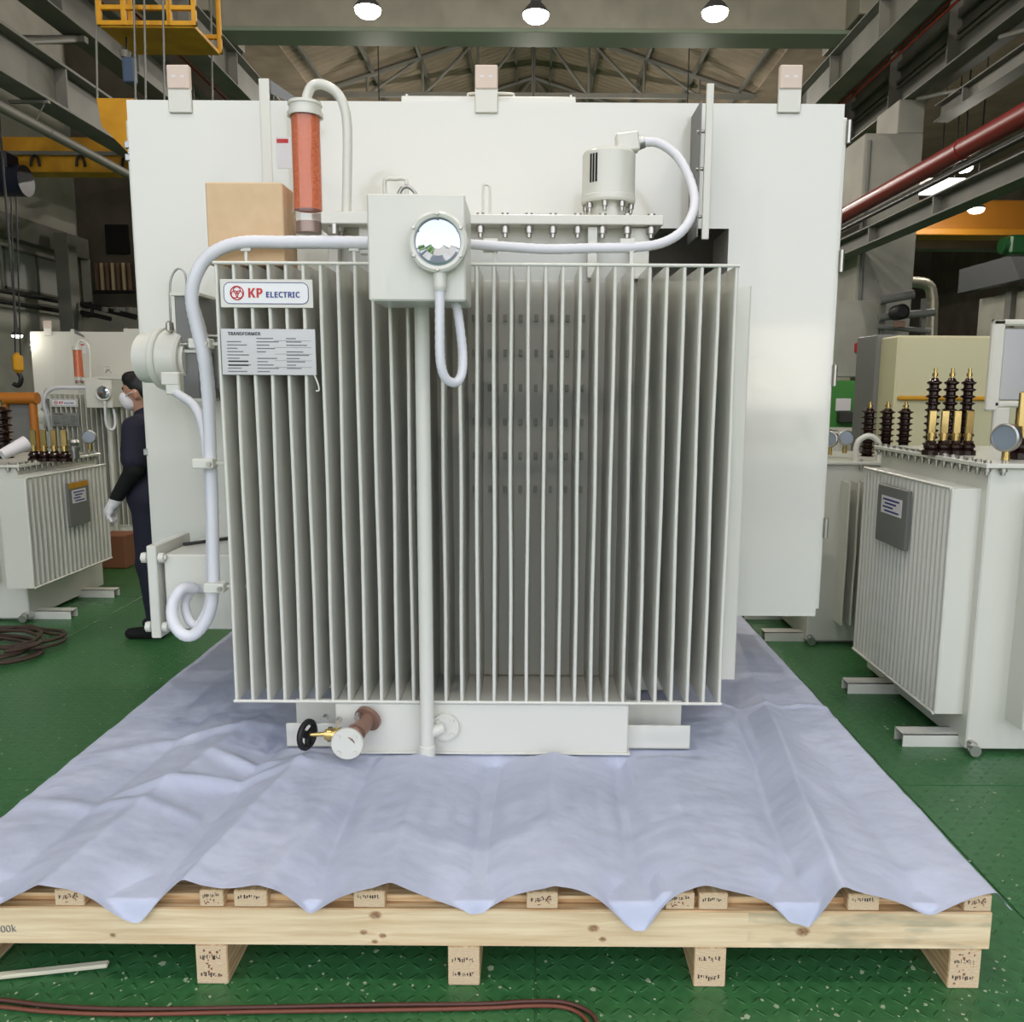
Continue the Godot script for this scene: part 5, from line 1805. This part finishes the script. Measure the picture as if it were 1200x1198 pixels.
func build_floor_things() -> void:
	var g := G.new()
	g.tube(spline([F(-60, 1168, 0.008), F(0, 1172, 0.008), F(60, 1179, 0.008), F(150, 1183, 0.008), F(300, 1181, 0.008), F(450, 1178, 0.008), F(560, 1177, 0.008), F(620, 1174, 0.008), F(660, 1175, 0.008), F(690, 1186, 0.008), F(702, 1205, 0.008), F(706, 1240, 0.008)], 10), 0.006, 8)
	tag(obj("air_hose", g, M.cord), "reddish brown cord lying across the green floor before the pallet", "cord")
	g = G.new()
	g.tube(spline([F(-60, 1174, 0.008), F(0, 1180, 0.008), F(60, 1186, 0.008), F(150, 1189, 0.008), F(300, 1186, 0.008), F(450, 1184, 0.008), F(560, 1182, 0.008), F(625, 1179, 0.008), F(662, 1181, 0.008), F(684, 1192, 0.008), F(694, 1212, 0.008), F(698, 1240, 0.008)], 10), 0.005, 8)
	tag(obj("air_hose", g, M.orangecord), "thin orange cord lying beside the brown cord before the pallet", "cord")
	g = G.new()
	var a := F(-20, 1146, 0.012)
	var b := F(127, 1130, 0.012)
	g.box((a + b) / 2, Vector3(a.distance_to(b), 0.012, 0.022), 0.003, Basis(Vector3.UP, -atan2(b.z - a.z, b.x - a.x)))
	tag(obj("wood_stick", g, mat(Color(0.82, 0.8, 0.7), 0.8)), "pale thin wooden stick lying on the floor under the pallet", "stick")
	# coiled rope at the left
	g = G.new()
	var c := F(2, 762)
	var pts := []
	var n := 150
	for k in n:
		var an := k * 0.30
		var r := 0.24 + 0.05 * sin(k * 0.61) + 0.03 * sin(k * 0.23)
		var off := Vector3(0.09 * sin(k * 0.083), 0.012 + 0.016 * (k % 9) / 9.0 + 0.05 * k / n, 0.12 * sin(k * 0.047))
		pts.append(Vector3(c.x, 0, c.z) + off + Vector3(cos(an) * r, 0, sin(an) * r * 1.0))
	g.tube(pts, 0.011, 7)
	tag(obj("coiled_cable", g, M.rope), "dark brown cable coiled loosely on the floor at the left", "cable")
	# litter: small pale flakes on the tread plate
	g = G.new()
	var fl := [[190, 1130], [280, 1120], [440, 1115], [505, 1125], [575, 1135], [695, 1160], [760, 1150], [1035, 1180], [1070, 1135], [1085, 1178], [980, 1190], [875, 1192], [910, 1180], [1010, 1140]]
	var r2 := RandomNumberGenerator.new()
	r2.seed = 19
	for k in 360:
		var p := F(fl[k][0], fl[k][1]) if k < fl.size() else F(r2.randf_range(-30, 1230), 1115.0 + 85.0 * pow(r2.randf(), 0.8)) if k < 200 else F(r2.randf_range(900, 1230), r2.randf_range(820, 1100)) if k < 300 else F(r2.randf_range(0, 280), r2.randf_range(690, 930))
		if p.x > -1.7 and p.x < 1.3 and p.z < -2.0 and k >= fl.size() and p.z < -2.9:
			continue
		var s := (r2.randf_range(0.002, 0.006) if k >= fl.size() else r2.randf_range(0.006, 0.011)) * (1.0 if k < 200 else 1.3)
		var an := r2.randf() * TAU
		var pg := PackedVector2Array()
		for q in 5:
			pg.append(Vector2(cos(an + q * TAU / 5), sin(an + q * TAU / 5)) * s * r2.randf_range(0.5, 1.2))
		g.prism(pg, Transform3D(Basis(Vector3.RIGHT, -PI / 2), p + Vector3(0, 0.0006, 0)), 0.0012)
	var li := obj("floor_litter", g, mat(Color(0.62, 0.68, 0.55), 0.8))
	tag(li, "scattered pale flakes of litter on the green floor", "litter")
	li.set_meta("kind", "stuff")

# ---------------------------------------------------------------- the worker
func field(bones: Array, p: Vector3, k: float) -> float:
	var d := 9.0
	for b in bones:
		var a: Vector3 = b[0]
		var ab: Vector3 = b[1] - a
		var t := clampf((p - a).dot(ab) / maxf(ab.length_squared(), 1e-9), 0, 1)
		var e := p.distance_to(a + ab * t) - lerpf(b[2], b[3], t)
		var h := clampf(0.5 + 0.5 * (d - e) / k, 0, 1)
		d = lerpf(d, e, h) - k * h * (1.0 - h)
	return d

func nets(g: G, bones: Array, cell: float, k: float) -> void:
	var box := AABB(bones[0][0], Vector3.ZERO)
	for b in bones:
		for q in 2:
			var r: float = b[2 + q] + cell * 2.5
			box = box.merge(AABB(b[q] - Vector3.ONE * r, Vector3.ONE * r * 2))
	var n := Vector3i((box.size / cell).ceil()) + Vector3i.ONE
	var o := box.position
	var f := PackedFloat32Array()
	f.resize(n.x * n.y * n.z)
	for z in n.z:
		for y in n.y:
			for x in n.x:
				f[(z * n.y + y) * n.x + x] = field(bones, o + Vector3(x, y, z) * cell, k)
	var vert := {}
	for z in n.z - 1:
		for y in n.y - 1:
			for x in n.x - 1:
				var s := Vector3.ZERO
				var c := 0
				for e in EDGES:
					var a: Vector3i = Vector3i(x, y, z) + e[0]
					var b: Vector3i = Vector3i(x, y, z) + e[1]
					var fa := f[(a.z * n.y + a.y) * n.x + a.x]
					var fb := f[(b.z * n.y + b.y) * n.x + b.x]
					if (fa < 0) != (fb < 0):
						s += Vector3(a).lerp(Vector3(b), fa / (fa - fb))
						c += 1
				if c:
					vert[Vector3i(x, y, z)] = o + s / c * cell
	var nor := {}
	for q in vert:
		var p: Vector3 = vert[q]
		var e := cell * 0.5
		nor[q] = Vector3(field(bones, p + Vector3(e, 0, 0), k) - field(bones, p - Vector3(e, 0, 0), k), field(bones, p + Vector3(0, e, 0), k) - field(bones, p - Vector3(0, e, 0), k), field(bones, p + Vector3(0, 0, e), k) - field(bones, p - Vector3(0, 0, e), k)).normalized()
	for q in vert:
		for ax in 3:
			var b: Vector3i = q
			b[ax] += 1
			var f0 := f[(q.z * n.y + q.y) * n.x + q.x]
			var f1 := f[(b.z * n.y + b.y) * n.x + b.x]
			if (f0 < 0) == (f1 < 0):
				continue
			var u := Vector3i.ZERO; u[(ax + 1) % 3] = 1
			var w := Vector3i.ZERO; w[(ax + 2) % 3] = 1
			var c := [q, q - u, q - u - w, q - w]
			if not (vert.has(c[1]) and vert.has(c[2]) and vert.has(c[3])):
				continue
			g.tri(vert[c[0]], vert[c[1]], vert[c[2]], nor[c[0]], nor[c[1]], nor[c[2]])
			g.tri(vert[c[0]], vert[c[2]], vert[c[3]], nor[c[0]], nor[c[2]], nor[c[3]])
const EDGES := [[Vector3i(0, 0, 0), Vector3i(1, 0, 0)], [Vector3i(0, 1, 0), Vector3i(1, 1, 0)], [Vector3i(0, 0, 1), Vector3i(1, 0, 1)], [Vector3i(0, 1, 1), Vector3i(1, 1, 1)], [Vector3i(0, 0, 0), Vector3i(0, 1, 0)], [Vector3i(1, 0, 0), Vector3i(1, 1, 0)], [Vector3i(0, 0, 1), Vector3i(0, 1, 1)], [Vector3i(1, 0, 1), Vector3i(1, 1, 1)], [Vector3i(0, 0, 0), Vector3i(0, 0, 1)], [Vector3i(1, 0, 0), Vector3i(1, 0, 1)], [Vector3i(0, 1, 0), Vector3i(0, 1, 1)], [Vector3i(1, 1, 0), Vector3i(1, 1, 1)]]

func mirrored(b: Array) -> Array:
	var o := []
	for q in b:
		o.append([Vector3(q[0].x, q[0].y, -q[0].z), Vector3(q[1].x, q[1].y, -q[1].z), q[2], q[3]])
	return o

func build_worker() -> void:
	# local pose: facing -x, z = +/- sideways, +z towards the camera
	var at := Vector3(-2.42, 0, -5.25)
	var t := thing("person", at, "worker in dark navy clothes, white mask and white gloves standing by the left transformer", "person")
	var torso := [[Vector3(0.02, 0.92, 0.07), Vector3(0.02, 0.92, -0.07), 0.125, 0.125], [Vector3(0.02, 0.95, 0), Vector3(0.0, 1.15, 0), 0.12, 0.125], [Vector3(0.0, 1.2, 0.07), Vector3(0.0, 1.2, -0.07), 0.125, 0.125], [Vector3(0.0, 1.33, 0.11), Vector3(0.0, 1.33, -0.11), 0.085, 0.085]]
	var neck := [[Vector3(0.0, 1.36, 0), Vector3(-0.03, 1.48, 0), 0.06, 0.055]]
	var upper := [[Vector3(0.0, 1.34, 0.185), Vector3(0.0, 1.10, 0.225), 0.058, 0.048]]
	var fore := [[Vector3(0.0, 1.10, 0.225), Vector3(-0.13, 0.92, 0.2), 0.044, 0.032]]
	var leg := [[Vector3(0.02, 0.88, 0.09), Vector3(0.0, 0.48, 0.10), 0.092, 0.062], [Vector3(0.0, 0.48, 0.10), Vector3(0.03, 0.10, 0.11), 0.06, 0.042]]
	var head := [[Vector3(-0.05, 1.585, 0), Vector3(-0.02, 1.575, 0), 0.085, 0.09], [Vector3(-0.07, 1.52, 0), Vector3(-0.04, 1.50, 0), 0.055, 0.06], [Vector3(-0.145, 1.545, 0), Vector3(-0.125, 1.575, 0), 0.014, 0.01], [Vector3(-0.03, 1.56, 0.088), Vector3(-0.025, 1.535, 0.086), 0.014, 0.01], [Vector3(-0.03, 1.56, -0.088), Vector3(-0.025, 1.535, -0.086), 0.014, 0.01]]
	var place := func(b: Array, grow := 0.0) -> Array:
		var o := []
		for q in b:
			o.append([q[0] + at, q[1] + at, q[2] + grow, q[3] + grow])
		return o
	var body: Array = torso + neck + upper + mirrored(upper) + fore + mirrored(fore) + leg + mirrored(leg)
	var g := G.new()
	nets(g, place.call(body), 0.02, 0.03)
	nets(g, place.call(head + neck), 0.008, 0.025)
	obj("body", g, M.skin, t)
	g = G.new()
	nets(g, place.call(torso + [[Vector3(0.0, 1.345, 0.18), Vector3(0.0, 1.16, 0.215), 0.062, 0.062], [Vector3(0.0, 1.345, -0.18), Vector3(0.0, 1.16, -0.215), 0.062, 0.062], [Vector3(0, 1.38, 0), Vector3(-0.005, 1.42, 0), 0.065, 0.06]], 0.014), 0.016, 0.03)
	obj("shirt", g, M.navy, t)
	g = G.new()
	nets(g, place.call([torso[0]] + leg + mirrored(leg), 0.016), 0.018, 0.03)
	obj("trousers", g, M.navy, t)
	for s in [1.0, -1.0]:
		g = G.new()
		var sl := [[Vector3(0.0, 1.2, 0.21), Vector3(0.0, 1.10, 0.225), 0.05, 0.048], fore[0]]
		nets(g, place.call(sl if s > 0 else mirrored(sl), 0.008), 0.012, 0.02)
		obj("arm_sleeve", g, M.black, t)
		# gloved hand: palm, four fingers and a thumb
		var hand := [[Vector3(-0.13, 0.915, 0.2), Vector3(-0.15, 0.885, 0.198), 0.036, 0.034], [Vector3(-0.155, 0.875, 0.215), Vector3(-0.17, 0.835, 0.215), 0.02, 0.02], [Vector3(-0.155, 0.875, 0.18), Vector3(-0.165, 0.835, 0.18), 0.02, 0.02]]
		for k in 4:
			var z := 0.228 - k * 0.02
			var ln: float = [0.05, 0.058, 0.056, 0.045][k]
			hand.append([Vector3(-0.168, 0.83, z), Vector3(-0.172, 0.83 - ln * 0.55, z), 0.0105, 0.0100])
			hand.append([Vector3(-0.172, 0.83 - ln * 0.55, z), Vector3(-0.155, 0.83 - ln, z), 0.0100, 0.0085])
		hand.append([Vector3(-0.172, 0.875, 0.215), Vector3(-0.195, 0.845, 0.205), 0.0135, 0.012])
		hand.append([Vector3(-0.195, 0.845, 0.205), Vector3(-0.2, 0.815, 0.2), 0.012, 0.009])
		g = G.new()
		nets(g, place.call(hand if s > 0 else mirrored(hand), 0.002), 0.006, 0.006)
		obj("glove", g, M.paper, t)
		g = G.new()
		var shoe := [[Vector3(0.05, 0.045, 0.11), Vector3(-0.14, 0.035, 0.12), 0.045, 0.035], [Vector3(0.04, 0.09, 0.11), Vector3(0.02, 0.06, 0.11), 0.05, 0.05]]
		nets(g, place.call(shoe if s > 0 else mirrored(shoe)), 0.014, 0.03)
		obj("shoe", g, M.black, t)
	g = G.new()
	nets(g, place.call([[Vector3(-0.03, 1.605, 0), Vector3(0.0, 1.59, 0), 0.093, 0.095], [Vector3(0.03, 1.56, 0), Vector3(0.03, 1.53, 0), 0.065, 0.05], [Vector3(-0.09, 1.65, 0.03), Vector3(-0.09, 1.65, -0.03), 0.04, 0.04]]), 0.01, 0.03)
	obj("hair", g, M.hair, t)
	g = G.new()
	nets(g, place.call([[Vector3(-0.115, 1.525, 0.02), Vector3(-0.115, 1.525, -0.02), 0.045, 0.045], [Vector3(-0.09, 1.495, 0.03), Vector3(-0.09, 1.495, -0.03), 0.045, 0.045]]), 0.008, 0.03)
	var mk := obj("face_mask", g, M.paper, t)
	g = G.new()
	for s in [-1.0, 1.0]:
		g.tube([at + Vector3(-0.10, 1.54, 0.07 * s), at + Vector3(-0.06, 1.56, 0.094 * s), at + Vector3(-0.02, 1.57, 0.098 * s)], 0.003, 5)
	obj("ear_loop", g, M.paper, mk)
	g = G.new()
	for s in [-1.0, 1.0]:
		g.lathe(at + Vector3(-0.128, 1.585, 0.034 * s), Vector3(-1, 0, 0.3 * s), [Vector2(0.011, 0), Vector2(0.008, 0.005), Vector2(0, 0.007)], 10)
	obj("eyes", g, M.hair, t)
